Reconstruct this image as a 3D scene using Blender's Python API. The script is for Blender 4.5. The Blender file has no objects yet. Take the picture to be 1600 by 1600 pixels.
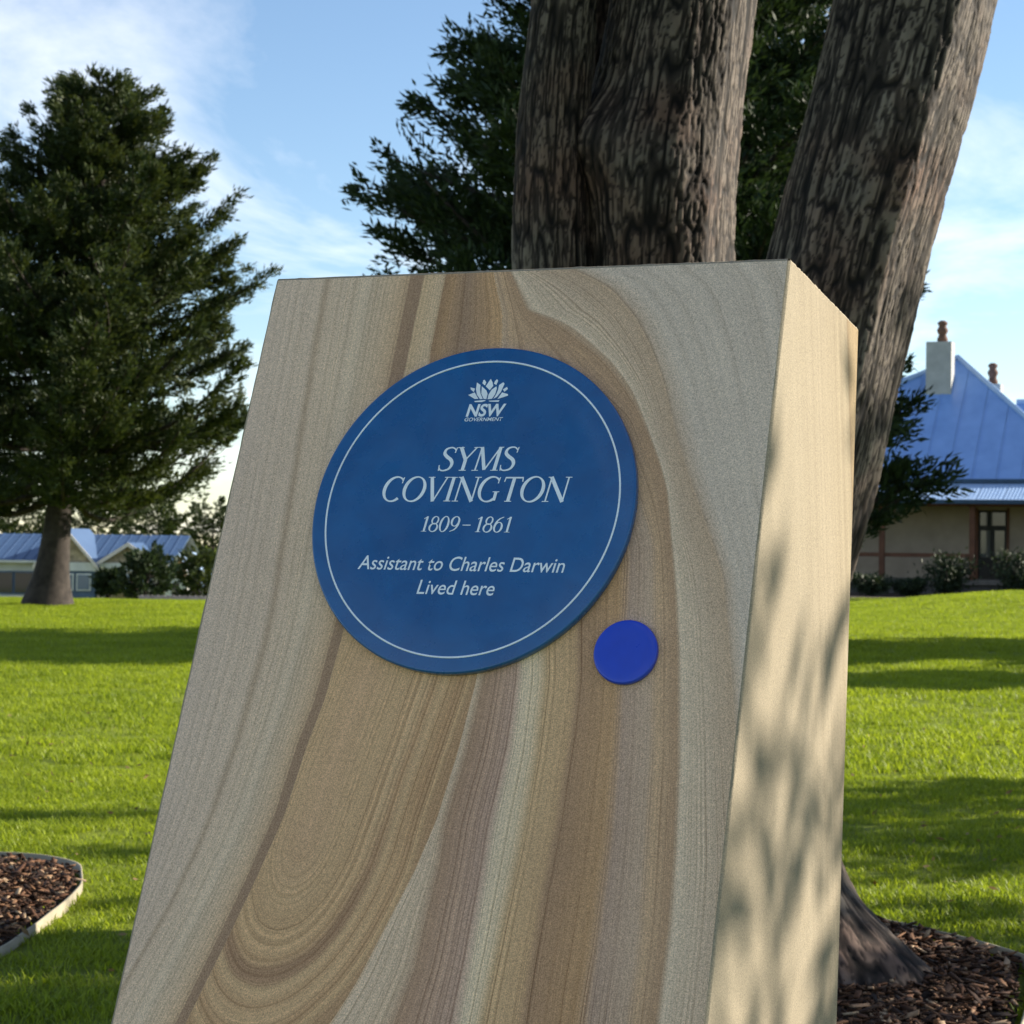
import bpy, bmesh, math, random
import numpy as np
from mathutils import Vector, Matrix

# ------------------------------------------------------------------ camera
F = 3300.0                      # focal length in photo pixels (1600 px wide)
HOR, CZ, ROLL = 845.0, 1.40, 0.012
PITCH = math.atan((HOR - 800) / F)
sc = bpy.context.scene
COL = sc.collection
_f = np.array([0, math.cos(PITCH), math.sin(PITCH)])
_u0 = np.array([0, -math.sin(PITCH), math.cos(PITCH)])
_r0 = np.array([1.0, 0, 0])
_c, _s = math.cos(ROLL), math.sin(ROLL)
RIGHT = _c * _r0 + _s * _u0
UP = -_s * _r0 + _c * _u0
FWD = _f
CAM = np.array([0, 0, CZ])
cam_data = bpy.data.cameras.new('camera')
cam = bpy.data.objects.new('camera', cam_data)
COL.objects.link(cam)
m = Matrix.Identity(4)
for i in range(3):
    m[i][0], m[i][1], m[i][2], m[i][3] = RIGHT[i], UP[i], -FWD[i], CAM[i]
cam.matrix_world = m
cam_data.sensor_width = 36
cam_data.lens = F / 1600 * 36
cam_data.clip_start = 0.05
cam_data.clip_end = 3000
cam_data.dof.use_dof = True
cam_data.dof.focus_distance = 2.55
cam_data.dof.aperture_fstop = 23
sc.camera = cam

# ------------------------------------------------------------------ sky and sun
SUN_AZ, SUN_EL = math.radians(18), math.radians(23.5)      # azimuth from +X towards +Y
SUN = Vector((math.cos(SUN_EL) * math.cos(SUN_AZ), math.cos(SUN_EL) * math.sin(SUN_AZ), math.sin(SUN_EL)))
world = bpy.data.worlds.new('World')
sc.world = world
world.use_nodes = True
wn, wl = world.node_tree.nodes, world.node_tree.links
wn.clear()
sky = wn.new('ShaderNodeTexSky')
sky.sky_type = 'NISHITA'
sky.sun_disc = False
sky.sun_elevation = SUN_EL
sky.sun_rotation = math.pi / 2 - SUN_AZ
sky.air_density = 1.0
sky.altitude = 900
sky.dust_density = 0.12
sky.ozone_density = 2.2
tc = wn.new('ShaderNodeTexCoord')
# direction projected onto a flat cloud layer
sep = wn.new('ShaderNodeSeparateXYZ'); wl.new(tc.outputs['Generated'], sep.inputs[0])
zc = wn.new('ShaderNodeMath'); zc.operation = 'MAXIMUM'; wl.new(sep.outputs['Z'], zc.inputs[0]); zc.inputs[1].default_value = 0.0
za = wn.new('ShaderNodeMath'); za.operation = 'ADD'; wl.new(zc.outputs[0], za.inputs[0]); za.inputs[1].default_value = 0.10
dx = wn.new('ShaderNodeMath'); dx.operation = 'DIVIDE'; wl.new(sep.outputs['X'], dx.inputs[0]); wl.new(za.outputs[0], dx.inputs[1])
dy = wn.new('ShaderNodeMath'); dy.operation = 'DIVIDE'; wl.new(sep.outputs['Y'], dy.inputs[0]); wl.new(za.outputs[0], dy.inputs[1])
cmb = wn.new('ShaderNodeCombineXYZ'); wl.new(dx.outputs[0], cmb.inputs[0]); wl.new(dy.outputs[0], cmb.inputs[1])
mp = wn.new('ShaderNodeMapping'); wl.new(cmb.outputs[0], mp.inputs[0])
mp.inputs['Rotation'].default_value = (0, 0, 0.5); mp.inputs['Scale'].default_value = (1.5, 0.75, 1)
mp.inputs['Location'].default_value = (18.112, 1.5445, 0)
nz = wn.new('ShaderNodeTexNoise'); wl.new(mp.outputs[0], nz.inputs['Vector'])
nz.inputs['Scale'].default_value = 0.9; nz.inputs['Detail'].default_value = 9; nz.inputs['Roughness'].default_value = 0.6
nz.inputs['Distortion'].default_value = 0.5
cr = wn.new('ShaderNodeValToRGB'); wl.new(nz.outputs['Fac'], cr.inputs[0])
cr.color_ramp.elements[0].position = 0.47; cr.color_ramp.elements[0].color = (0.0, 0.0, 0.0, 1)
cr.color_ramp.elements[1].position = 0.78; cr.color_ramp.elements[1].color = (0.85, 0.85, 0.85, 1)
mixc = wn.new('ShaderNodeMixRGB'); wl.new(cr.outputs[0], mixc.inputs[0]); wl.new(sky.outputs[0], mixc.inputs[1])
mixc.inputs[2].default_value = (8.2, 8.2, 8.3, 1)        # sunlit thin cloud in the sky texture's units
bg = wn.new('ShaderNodeBackground'); wl.new(mixc.outputs[0], bg.inputs[0]); bg.inputs[1].default_value = 0.085
wo = wn.new('ShaderNodeOutputWorld'); wl.new(bg.outputs[0], wo.inputs[0])

sun_data = bpy.data.lights.new('sun', 'SUN')
sun_data.energy = 5.0
sun_data.angle = math.radians(0.53)
sun_data.color = (1.0, 0.91, 0.77)
sun = bpy.data.objects.new('sun', sun_data)
COL.objects.link(sun)
sun.rotation_euler = SUN.to_track_quat('Z', 'Y').to_euler()

sc.view_settings.view_transform = 'Standard'
sc.view_settings.look = 'None'
sc.view_settings.exposure = 1.15
sc.view_settings.gamma = 1
sc.view_settings.use_curve_mapping = False
sc.cycles.max_bounces = 6
sc.cycles.transparent_max_bounces = 4

# ------------------------------------------------------------------ helpers
def ray(x, y):
    return RIGHT * (x - 800) / F - UP * (y - 800) / F + FWD

def at(x, y, Y):
    """point on the pixel's ray at depth Y along world +Y"""
    d = ray(x, y)
    return CAM + d * (Y / d[1])

def hit(x, y, p, n):
    d = ray(x, y)
    return CAM + d * (((p - CAM) @ n) / (d @ n))

def project(P):
    d = P - CAM
    w = d @ FWD
    return 800 + F * (d @ RIGHT) / w, 800 - F * (d @ UP) / w

def s2l(r, g, b):
    return tuple(((c / 255) / 12.92 if c / 255 <= 0.04045 else ((c / 255 + 0.055) / 1.055) ** 2.4) for c in (r, g, b)) + (1,)

def tag(o, label=None, cat=None, group=None, kind=None):
    if label: o['label'] = label
    if cat: o['category'] = cat
    if group: o['group'] = group
    if kind: o['kind'] = kind
    return o

def link(name, me, mat=None, parent=None):
    o = bpy.data.objects.new(name, me)
    COL.objects.link(o)
    if mat is not None and me is not None and len(me.materials) == 0:
        me.materials.append(mat)
    if parent is not None: o.parent = parent
    return o

def empty(name, loc=(0, 0, 0), rz=0.0):
    o = bpy.data.objects.new(name, None)
    COL.objects.link(o)
    o.location = loc
    o.rotation_euler = (0, 0, rz)
    o.empty_display_size = 0.2
    return o

def npmesh(name, V, Q, smooth=False, tris=False):
    """mesh from numpy verts (n,3) and faces (m,4) or (m,3)"""
    V = np.asarray(V, dtype=np.float32); Q = np.asarray(Q, dtype=np.int32)
    k = Q.shape[1]
    me = bpy.data.meshes.new(name)
    me.vertices.add(len(V)); me.vertices.foreach_set('co', V.ravel())
    me.loops.add(Q.size); me.loops.foreach_set('vertex_index', Q.ravel())
    me.polygons.add(len(Q)); me.polygons.foreach_set('loop_start', np.arange(0, Q.size, k, dtype=np.int32))
    me.polygons.foreach_set('loop_total', np.full(len(Q), k, dtype=np.int32))
    if smooth: me.polygons.foreach_set('use_smooth', np.ones(len(Q), dtype=bool))
    me.update(calc_edges=True)
    return me

class MB:
    """collects boxes, polygons and tubes for one mesh"""
    def __init__(s): s.v = []; s.f = []
    def poly(s, pts):
        b = len(s.v); s.v += [tuple(p) for p in pts]; s.f.append(tuple(range(b, b + len(pts)))); return s
    def prism(s, pts, vec):
        """extrude polygon pts by vec"""
        b = len(s.v); n = len(pts); vec = np.asarray(vec, float)
        s.v += [tuple(np.asarray(p, float)) for p in pts] + [tuple(np.asarray(p, float) + vec) for p in pts]
        s.f.append(tuple(range(b + n - 1, b - 1, -1))); s.f.append(tuple(range(b + n, b + 2 * n)))
        for i in range(n):
            j = (i + 1) % n
            s.f.append((b + i, b + j, b + n + j, b + n + i))
        return s
    def box(s, lo, hi, M=None):
        x0, y0, z0 = lo; x1, y1, z1 = hi
        P = [(x0, y0, z0), (x1, y0, z0), (x1, y1, z0), (x0, y1, z0)]
        b = len(s.v)
        s.prism(P, (0, 0, z1 - z0))
        if M is not None:
            for i in range(b, len(s.v)): s.v[i] = tuple(M @ Vector(s.v[i]))
        return s
    def tube(s, pts, rad, n=8, cap=True):
        V, Q = tube_arrays(pts, rad, n)
        b = len(s.v); s.v += [tuple(p) for p in V]; s.f += [tuple(int(i) + b for i in q) for q in Q]
        if cap:
            s.f.append(tuple(range(b + n - 1, b - 1, -1))); e = b + len(V) - n
            s.f.append(tuple(range(e, e + n)))
        return s
    def lathe(s, prof, c=(0, 0, 0), n=20):
        b = len(s.v)
        for r, z in prof:
            for k in range(n):
                a = 2 * math.pi * k / n
                s.v.append((c[0] + r * math.cos(a), c[1] + r * math.sin(a), c[2] + z))
        for i in range(len(prof) - 1):
            for k in range(n):
                k2 = (k + 1) % n
                s.f.append((b + i * n + k, b + i * n + k2, b + (i + 1) * n + k2, b + (i + 1) * n + k))
        s.f.append(tuple(range(b + n - 1, b - 1, -1))); e = b + (len(prof) - 1) * n
        s.f.append(tuple(range(e, e + n)))
        return s
    def mesh(s, name, smooth=False, fix=True):
        me = bpy.data.meshes.new(name); me.from_pydata(s.v, [], s.f)
        if fix:
            bm = bmesh.new(); bm.from_mesh(me); bmesh.ops.recalc_face_normals(bm, faces=bm.faces); bm.to_mesh(me); bm.free()
        if smooth: me.polygons.foreach_set('use_smooth', np.ones(len(me.polygons), dtype=bool))
        me.update(); return me
    def build(s, name, mat, parent=None, smooth=False):
        return link(name, s.mesh(name, smooth), mat, parent)

def tube_arrays(pts, rad, n=8):
    pts = np.asarray(pts, float); k = len(pts); rad = np.broadcast_to(np.asarray(rad, float), (k,))
    T = np.gradient(pts, axis=0); T /= np.linalg.norm(T, axis=1)[:, None] + 1e-9
    ref = np.where(np.abs(T[:, 2:3]) > 0.9, np.array([[1.0, 0, 0]]), np.array([[0, 0, 1.0]]))
    A = np.cross(T, ref); A /= np.linalg.norm(A, axis=1)[:, None] + 1e-9
    B = np.cross(T, A)
    th = np.arange(n) * 2 * np.pi / n
    V = pts[:, None, :] + rad[:, None, None] * (np.cos(th)[None, :, None] * A[:, None, :] + np.sin(th)[None, :, None] * B[:, None, :])
    i = np.arange(k - 1)[:, None] * n; j = np.arange(n)[None, :]; j2 = (j + 1) % n
    Q = np.stack([i + j, i + j2, i + n + j2, i + n + j], -1).reshape(-1, 4)
    return V.reshape(-1, 3), Q

# numpy value noise -------------------------------------------------
def _hash(ix, iy, iz, seed):
    h = (ix.astype(np.int64) * 374761393 + iy.astype(np.int64) * 668265263 + iz.astype(np.int64) * 2147483647 + seed * 974634777) & 0xFFFFFFFF
    h = ((h ^ (h >> 13)) * 1274126177) & 0xFFFFFFFF
    h = ((h ^ (h >> 16)) * 2246822519) & 0xFFFFFFFF
    return ((h ^ (h >> 15)) & 0xFFFFFF) / float(0xFFFFFF)

def vnoise(x, y, z, seed=0):
    x, y, z = np.broadcast_arrays(np.asarray(x, float), np.asarray(y, float), np.asarray(z, float))
    ix, iy, iz = np.floor(x), np.floor(y), np.floor(z)
    fx, fy, fz = x - ix, y - iy, z - iz
    fx, fy, fz = [t * t * (3 - 2 * t) for t in (fx, fy, fz)]
    r = 0
    for a in (0, 1):
        for b in (0, 1):
            for c in (0, 1):
                w = (fx if a else 1 - fx) * (fy if b else 1 - fy) * (fz if c else 1 - fz)
                r = r + w * _hash(ix + a, iy + b, iz + c, seed)
    return r

def fbm(x, y, z, oct=4, seed=0):
    r, a, t = 0, 1.0, 0
    for o in range(oct):
        r = r + a * vnoise(x * 2 ** o, y * 2 ** o, z * 2 ** o, seed + o * 17); t += a; a *= 0.5
    return r / t

# ------------------------------------------------------------------ materials
class NT:
    def __init__(s, name):
        s.m = bpy.data.materials.new(name); s.m.use_nodes = True
        s.n, s.l = s.m.node_tree.nodes, s.m.node_tree.links
        s.n.clear()
        s.out = s.n.new('ShaderNodeOutputMaterial')
        s.b = s.n.new('ShaderNodeBsdfPrincipled')
        s.l.new(s.b.outputs[0], s.out.inputs[0])
    def node(s, t, **kw):
        n = s.n.new(t)
        for k, v in kw.items(): setattr(n, k, v)
        return n
    def link(s, a, b): s.l.new(a, b)
    def coord(s, which='Object'):
        return s.node('ShaderNodeTexCoord').outputs[which]
    def noise(s, vec, scale, detail=4, rough=0.55, dims='3D', dist=0.0, out='Fac'):
        n = s.node('ShaderNodeTexNoise', noise_dimensions=dims)
        if dims == '1D': s.link(vec, n.inputs['W'])
        else: s.link(vec, n.inputs['Vector'])
        n.inputs['Scale'].default_value = scale; n.inputs['Detail'].default_value = detail
        n.inputs['Roughness'].default_value = rough; n.inputs['Distortion'].default_value = dist
        return n.outputs[out]
    def map(s, vec, scale=(1, 1, 1), rot=(0, 0, 0), loc=(0, 0, 0)):
        n = s.node('ShaderNodeMapping'); s.link(vec, n.inputs[0])
        n.inputs['Scale'].default_value = scale; n.inputs['Rotation'].default_value = rot; n.inputs['Location'].default_value = loc
        return n.outputs[0]
    def ramp(s, fac, stops, interp='LINEAR'):
        n = s.node('ShaderNodeValToRGB'); s.link(fac, n.inputs[0]); r = n.color_ramp; r.interpolation = interp
        while len(r.elements) < len(stops): r.elements.new(0.5)
        for e, (p, c) in zip(r.elements, sorted(stops, key=lambda q: q[0])):
            e.position = p; e.color = c if len(c) == 4 else tuple(c) + (1,)
        return n.outputs[0]
    def mix(s, fac, a, b, blend='MIX'):
        n = s.node('ShaderNodeMixRGB', blend_type=blend)
        for v, i in ((fac, 0), (a, 1), (b, 2)):
            if isinstance(v, (int, float)): n.inputs[i].default_value = v if i == 0 else (v, v, v, 1)
            elif isinstance(v, tuple): n.inputs[i].default_value = v if len(v) == 4 else v + (1,)
            else: s.link(v, n.inputs[i])
        return n.outputs[0]
    def math(s, op, a, b=0.0, clamp=False):
        n = s.node('ShaderNodeMath', operation=op, use_clamp=clamp)
        for v, i in ((a, 0), (b, 1)):
            if isinstance(v, (int, float)): n.inputs[i].default_value = v
            else: s.link(v, n.inputs[i])
        return n.outputs[0]
    def attr(s, name):
        return s.node('ShaderNodeAttribute', attribute_name=name).outputs['Fac']
    def color(s, c):
        if isinstance(c, tuple): s.b.inputs['Base Color'].default_value = c if len(c) == 4 else c + (1,)
        else: s.link(c, s.b.inputs['Base Color'])
    def set(s, rough=None, metal=None, spec=None, coat=None):
        if rough is not None:
            if isinstance(rough, (int, float)): s.b.inputs['Roughness'].default_value = rough
            else: s.link(rough, s.b.inputs['Roughness'])
        if metal is not None: s.b.inputs['Metallic'].default_value = metal
        if spec is not None: s.b.inputs['Specular IOR Level'].default_value = spec
        if coat is not None: s.b.inputs['Coat Weight'].default_value = coat
    def bump(s, h, strength=0.3, dist=0.01):
        n = s.node('ShaderNodeBump'); n.inputs['Strength'].default_value = strength; n.inputs['Distance'].default_value = dist
        s.link(h, n.inputs['Height']); s.link(n.outputs[0], s.b.inputs['Normal'])
    def translucent(s, col, fac):
        t = s.node('ShaderNodeBsdfTranslucent')
        if isinstance(col, tuple): t.inputs[0].default_value = col if len(col) == 4 else col + (1,)
        else: s.link(col, t.inputs[0])
        mx = s.node('ShaderNodeMixShader'); mx.inputs[0].default_value = fac
        s.link(s.b.outputs[0], mx.inputs[1]); s.link(t.outputs[0], mx.inputs[2]); s.link(mx.outputs[0], s.out.inputs[0])

def plain(name, col, rough=0.8, var=0.12, scale=6.0, metal=0.0, bump=0.0, bscale=60):
    t = NT(name); co = t.coord()
    n = t.noise(co, scale, 6)
    dark = tuple(c * (1 - var * 1.6) for c in col[:3]); lite = tuple(min(1, c * (1 + var * 1.6)) for c in col[:3])
    t.color(t.ramp(n, [(0.3, dark), (0.7, lite)])); t.set(rough, metal, 0.3)
    if bump: t.bump(t.noise(co, bscale, 4), bump, 0.01)
    return t.m

def leaf_mat(name, dark, lite, trans, tfac, rough=0.6, scale=1.3, world=False):
    t = NT(name)
    geo = t.node('ShaderNodeNewGeometry')
    co = geo.outputs['Position'] if world else t.coord()
    n = t.noise(co, scale, 3)
    rnd = geo.outputs['Random Per Island']
    f = t.math('ADD', t.math('MULTIPLY', n, 0.7), t.math('MULTIPLY', rnd, 0.4))
    c = t.ramp(f, [(0.3, dark), (0.75, lite)])
    t.color(c); t.set(rough, 0, 0.25)
    t.translucent(t.mix(1.0, c, trans, 'MULTIPLY'), tfac)
    return t.m

# ================================================================== GROUND
def smooth(a, b, x):
    t = np.clip((x - a) / (b - a), 0, 1); return t * t * (3 - 2 * t)

def ground_z(x, y):
    x = np.asarray(x, float); y = np.asarray(y, float)
    drop = -1.95 * smooth(43, 88, y) * (1 - smooth(-6, 10, x))
    rise = (0.42 * smooth(6.5, 13, x) - 0.06) * smooth(36, 49, y) * (1 - smooth(50, 56, y)) * smooth(3, 6, x) - 0.12 * smooth(50, 56, y) * smooth(3, 8, x)
    und = 0.05 * (vnoise(x / 7 + 3.1, y / 9, 0, 5) - 0.5) * smooth(10, 22, y)
    return drop + rise + und

def grid_mesh(name, xs, ys, zf, dz=0.0):
    X, Y = np.meshgrid(xs, ys, indexing='xy')
    Z = zf(X, Y) + dz
    V = np.stack([X, Y, Z], -1).reshape(-1, 3); nx = len(xs)
    i = np.arange(len(ys) - 1)[:, None] * nx; j = np.arange(nx - 1)[None, :]
    Q = np.stack([i + j, i + j + 1, i + nx + j + 1, i + nx + j], -1).reshape(-1, 4)
    return npmesh(name, V, Q, smooth=True)

def lawn_material():
    t = NT('lawn_turf'); co = t.coord()
    big = t.noise(co, 0.35, 3); mid = t.noise(co, 3.0, 4); fine = t.noise(t.map(co, (1, 1, 1)), 60, 3, 0.7)
    c = t.ramp(mid, [(0.3, (0.145, 0.20, 0.016)), (0.7, (0.26, 0.31, 0.024))])
    c = t.mix(t.ramp(big, [(0.4, (0, 0, 0)), (0.7, (1, 1, 1))]), c, (0.25, 0.31, 0.024))
    c = t.mix(0.8, c, t.ramp(fine, [(0.25, (0.35, 0.4, 0.3)), (0.75, (1.35, 1.35, 1.2))]), 'MULTIPLY')
    t.color(c); t.set(0.75, 0, 0.15)
    t.bump(t.noise(co, 45, 5, 0.7), 0.9, 0.05)
    return t.m
M_LAWN = lawn_material()
xs = np.unique(np.concatenate([np.linspace(-700, -45, 25), np.linspace(-45, 45, 121), np.linspace(45, 700, 25)]))
ys = np.unique(np.concatenate([np.linspace(-300, -8, 14), np.linspace(-8, 110, 160), np.linspace(110, 800, 30)]))
lawn = link('lawn', grid_mesh('lawn', xs, ys, ground_z), M_LAWN)
tag(lawn, 'sunlit mown green lawn crossed by long tree shadows', 'lawn', kind='structure')

# ------------------------------------------------------------------ mulch bed outlines (plan, metres)
BED_TREE = [(1.72, 7.02), (1.55, 7.42), (1.30, 7.74), (1.0, 7.95), (0.99, 8.6), (0.72, 9.1), (0.1, 9.2), (-0.45, 8.7), (-0.5, 7.6), (-0.2, 6.6), (0.45, 5.95), (1.0, 5.7), (1.36, 5.85), (1.52, 6.2), (1.70, 6.92)]
BED_LEFT = [(-1.715, 8.52), (-1.80, 8.80), (-2.0, 8.98), (-2.35, 9.08), (-2.9, 9.1), (-3.6, 8.8), (-4.0, 8.0), (-3.8, 7.0), (-3.1, 6.3), (-2.3, 6.2), (-1.85, 6.5), (-1.69, 6.95), (-1.66, 7.35), (-1.64, 7.75), (-1.66, 8.2)]

def smooth_loop(P, n=8, keep=()):
    P = np.asarray(P, float); out = []
    k = len(P)
    for i in range(k):
        p0, p1, p2, p3 = P[i - 1], P[i], P[(i + 1) % k], P[(i + 2) % k]
        for t in np.arange(n) / n:
            out.append(0.5 * ((2 * p1) + (p2 - p0) * t + (2 * p0 - 5 * p1 + 4 * p2 - p3) * t * t + (3 * p1 - p0 - 3 * p2 + p3) * t ** 3))
    return np.array(out)

def in_poly(P, pts):
    x, y = pts[:, 0], pts[:, 1]; c = np.zeros(len(pts), bool); n = len(P)
    for i in range(n):
        x0, y0 = P[i - 1]; x1, y1 = P[i]
        k = ((y0 > y) != (y1 > y)) & (x < (x1 - x0) * (y - y0) / (y1 - y0 + 1e-12) + x0)
        c ^= k
    return c
LOOP_TREE, LOOP_LEFT = smooth_loop(BED_TREE), smooth_loop(BED_LEFT)

# ------------------------------------------------------------------ grass
M_GRASS = leaf_mat('grass_blade', (0.155, 0.22, 0.02), (0.33, 0.395, 0.038), (1.2, 1.2, 0.6), 0.52, 0.5, 0.8, world=True)
def grass_tuft(name, n, rad, hmin, hmax, w, seed):
    r = np.random.default_rng(seed)
    a = r.uniform(0, 2 * np.pi, n); d = rad * np.sqrt(r.uniform(0, 1, n))
    B = np.stack([d * np.cos(a), d * np.sin(a), np.full(n, -0.004)], -1)
    h = r.uniform(hmin, hmax, n); ph = r.uniform(0, 2 * np.pi, n); lean = r.uniform(0.15, 0.9, n)
    L = np.stack([np.cos(ph) * lean, np.sin(ph) * lean, np.ones(n)], -1); L /= np.linalg.norm(L, axis=1)[:, None]
    S = np.stack([-np.sin(ph), np.cos(ph), np.zeros(n)], -1) * (w * r.uniform(0.7, 1.3, n))[:, None]
    mid = B + L * (h * 0.55)[:, None]
    tip = mid + (L + np.stack([np.cos(ph) * 0.5, np.sin(ph) * 0.5, -0.25 * np.ones(n)], -1)) * (h * 0.5)[:, None]
    V = np.stack([B - S * 0.8, B + S * 0.8, mid + S, mid - S, tip], 1).reshape(-1, 3)
    o = np.arange(n)[:, None] * 5
    Fq = np.concatenate([o + np.array([[0, 1, 2]]), o + np.array([[0, 2, 3]]), o + np.array([[3, 2, 4]])], 0)
    return npmesh(name, V, Fq)

TUFTS = [grass_tuft('grass_tuft', 60, 0.085, 0.018, 0.045, 0.0021, k) for k in range(3)]
for me in TUFTS: me.materials.append(M_GRASS)

def grass_object(name, pts, scales, seed, label):
    """one stuff object: points that instance tuft meshes through geometry nodes"""
    me = bpy.data.meshes.new(name)
    me.vertices.add(len(pts)); me.vertices.foreach_set('co', np.asarray(pts, np.float32).ravel())
    a = me.attributes.new('tuft_scale', 'FLOAT', 'POINT'); a.data.foreach_set('value', np.asarray(scales, np.float32))
    r = np.random.default_rng(seed)
    rot = np.zeros((len(pts), 3), np.float32); rot[:, 2] = r.uniform(0, 6.28, len(pts))
    a = me.attributes.new('tuft_rot', 'FLOAT_VECTOR', 'POINT'); a.data.foreach_set('vector', rot.ravel())
    me.update()
    o = link(name, me)
    me.materials.append(M_GRASS)
    ng = bpy.data.node_groups.new(name, 'GeometryNodeTree')
    ng.interface.new_socket('Geometry', in_out='INPUT', socket_type='NodeSocketGeometry')
    ng.interface.new_socket('Geometry', in_out='OUTPUT', socket_type='NodeSocketGeometry')
    N, L = ng.nodes, ng.links
    gi, go = N.new('NodeGroupInput'), N.new('NodeGroupOutput')
    iop = N.new('GeometryNodeInstanceOnPoints'); L.new(gi.outputs[0], iop.inputs['Points'])
    jn = N.new('GeometryNodeGeometryToInstance')
    for ob in TUFT_OBJS:
        oi = N.new('GeometryNodeObjectInfo'); oi.inputs['Object'].default_value = ob
        L.new(oi.outputs['Geometry'], jn.inputs[0])
    L.new(jn.outputs[0], iop.inputs['Instance'])
    iop.inputs['Pick Instance'].default_value = True
    na = N.new('GeometryNodeInputNamedAttribute'); na.data_type = 'FLOAT'; na.inputs['Name'].default_value = 'tuft_scale'
    L.new(na.outputs['Attribute'], iop.inputs['Scale'])
    nr = N.new('GeometryNodeInputNamedAttribute'); nr.data_type = 'FLOAT_VECTOR'; nr.inputs['Name'].default_value = 'tuft_rot'
    L.new(nr.outputs['Attribute'], iop.inputs['Rotation'])
    L.new(iop.outputs[0], go.inputs[0])
    md = o.modifiers.new('tufts', 'NODES'); md.node_group = ng
    return tag(o, label, 'grass', kind='stuff')

# tuft sources hang under the lawn, out of everyone's sight below the turf sheet
TUFT_OBJS = []
for k, me in enumerate(TUFTS):
    o = link('grass_tuft', me, parent=lawn); o.location = (0, -4 - k, -0.4); o['kind'] = 'stuff'
    TUFT_OBJS.append(o)

def lawn_points(x0, x1, y0, y1, dens, seed, wedge=None):
    r = np.random.default_rng(seed); n = int((x1 - x0) * (y1 - y0) * dens)
    P = np.stack([r.uniform(x0, x1, n), r.uniform(y0, y1, n)], -1)
    if wedge is not None: P = P[np.abs(P[:, 0]) < wedge * P[:, 1] + 1.2]
    k = ~(in_poly(LOOP_TREE, P) | in_poly(LOOP_LEFT, P))
    P = P[k]
    return np.column_stack([P, ground_z(P[:, 0], P[:, 1])])
Pn = lawn_points(-4.5, 4.5, 1.0, 13.0, 125, 1, 0.36)
Pf = lawn_points(-17, 20, 13.0, 60.0, 40, 2, 0.29)
P = np.concatenate([Pn, Pf])
rs = np.random.default_rng(7)
S = np.concatenate([rs.uniform(0.75, 1.25, len(Pn)), rs.uniform(1.0, 1.9, len(Pf))])
S *= 0.75 + 0.5 * vnoise(P[:, 0] * 2.2, P[:, 1] * 2.2, 0, 9)
grass_object('grass', P, S, 3, 'short bright green lawn grass blades around the stone')

# ------------------------------------------------------------------ mulch beds
def mulch_mat():
    t = NT('bark_chips'); geo = t.node('ShaderNodeNewGeometry'); co = t.coord()
    c = t.ramp(geo.outputs['Random Per Island'], [(0.0, (0.02, 0.010, 0.006)), (0.4, (0.05, 0.024, 0.013)), (0.72, (0.12, 0.055, 0.028)), (0.9, (0.22, 0.12, 0.065)), (1.0, (0.45, 0.33, 0.21))])
    c = t.mix(0.6, c, t.ramp(t.noise(t.map(co, (1, 1, 1)), 90, 3), [(0.3, (0.55, 0.55, 0.55)), (0.7, (1.2, 1.2, 1.2))]), 'MULTIPLY')
    t.color(c); t.set(0.8, 0, 0.2); t.bump(t.noise(co, 150, 3), 0.4, 0.004)
    return t.m
M_MULCH = mulch_mat()
M_SOIL = plain('bed_soil', (0.035, 0.022, 0.014), 0.95, 0.3, 30, bump=0.6)
M_EDGE = plain('pale_edging_sheet', (0.33, 0.29, 0.20), 0.6, 0.10, 8, bump=0.1)

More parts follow.
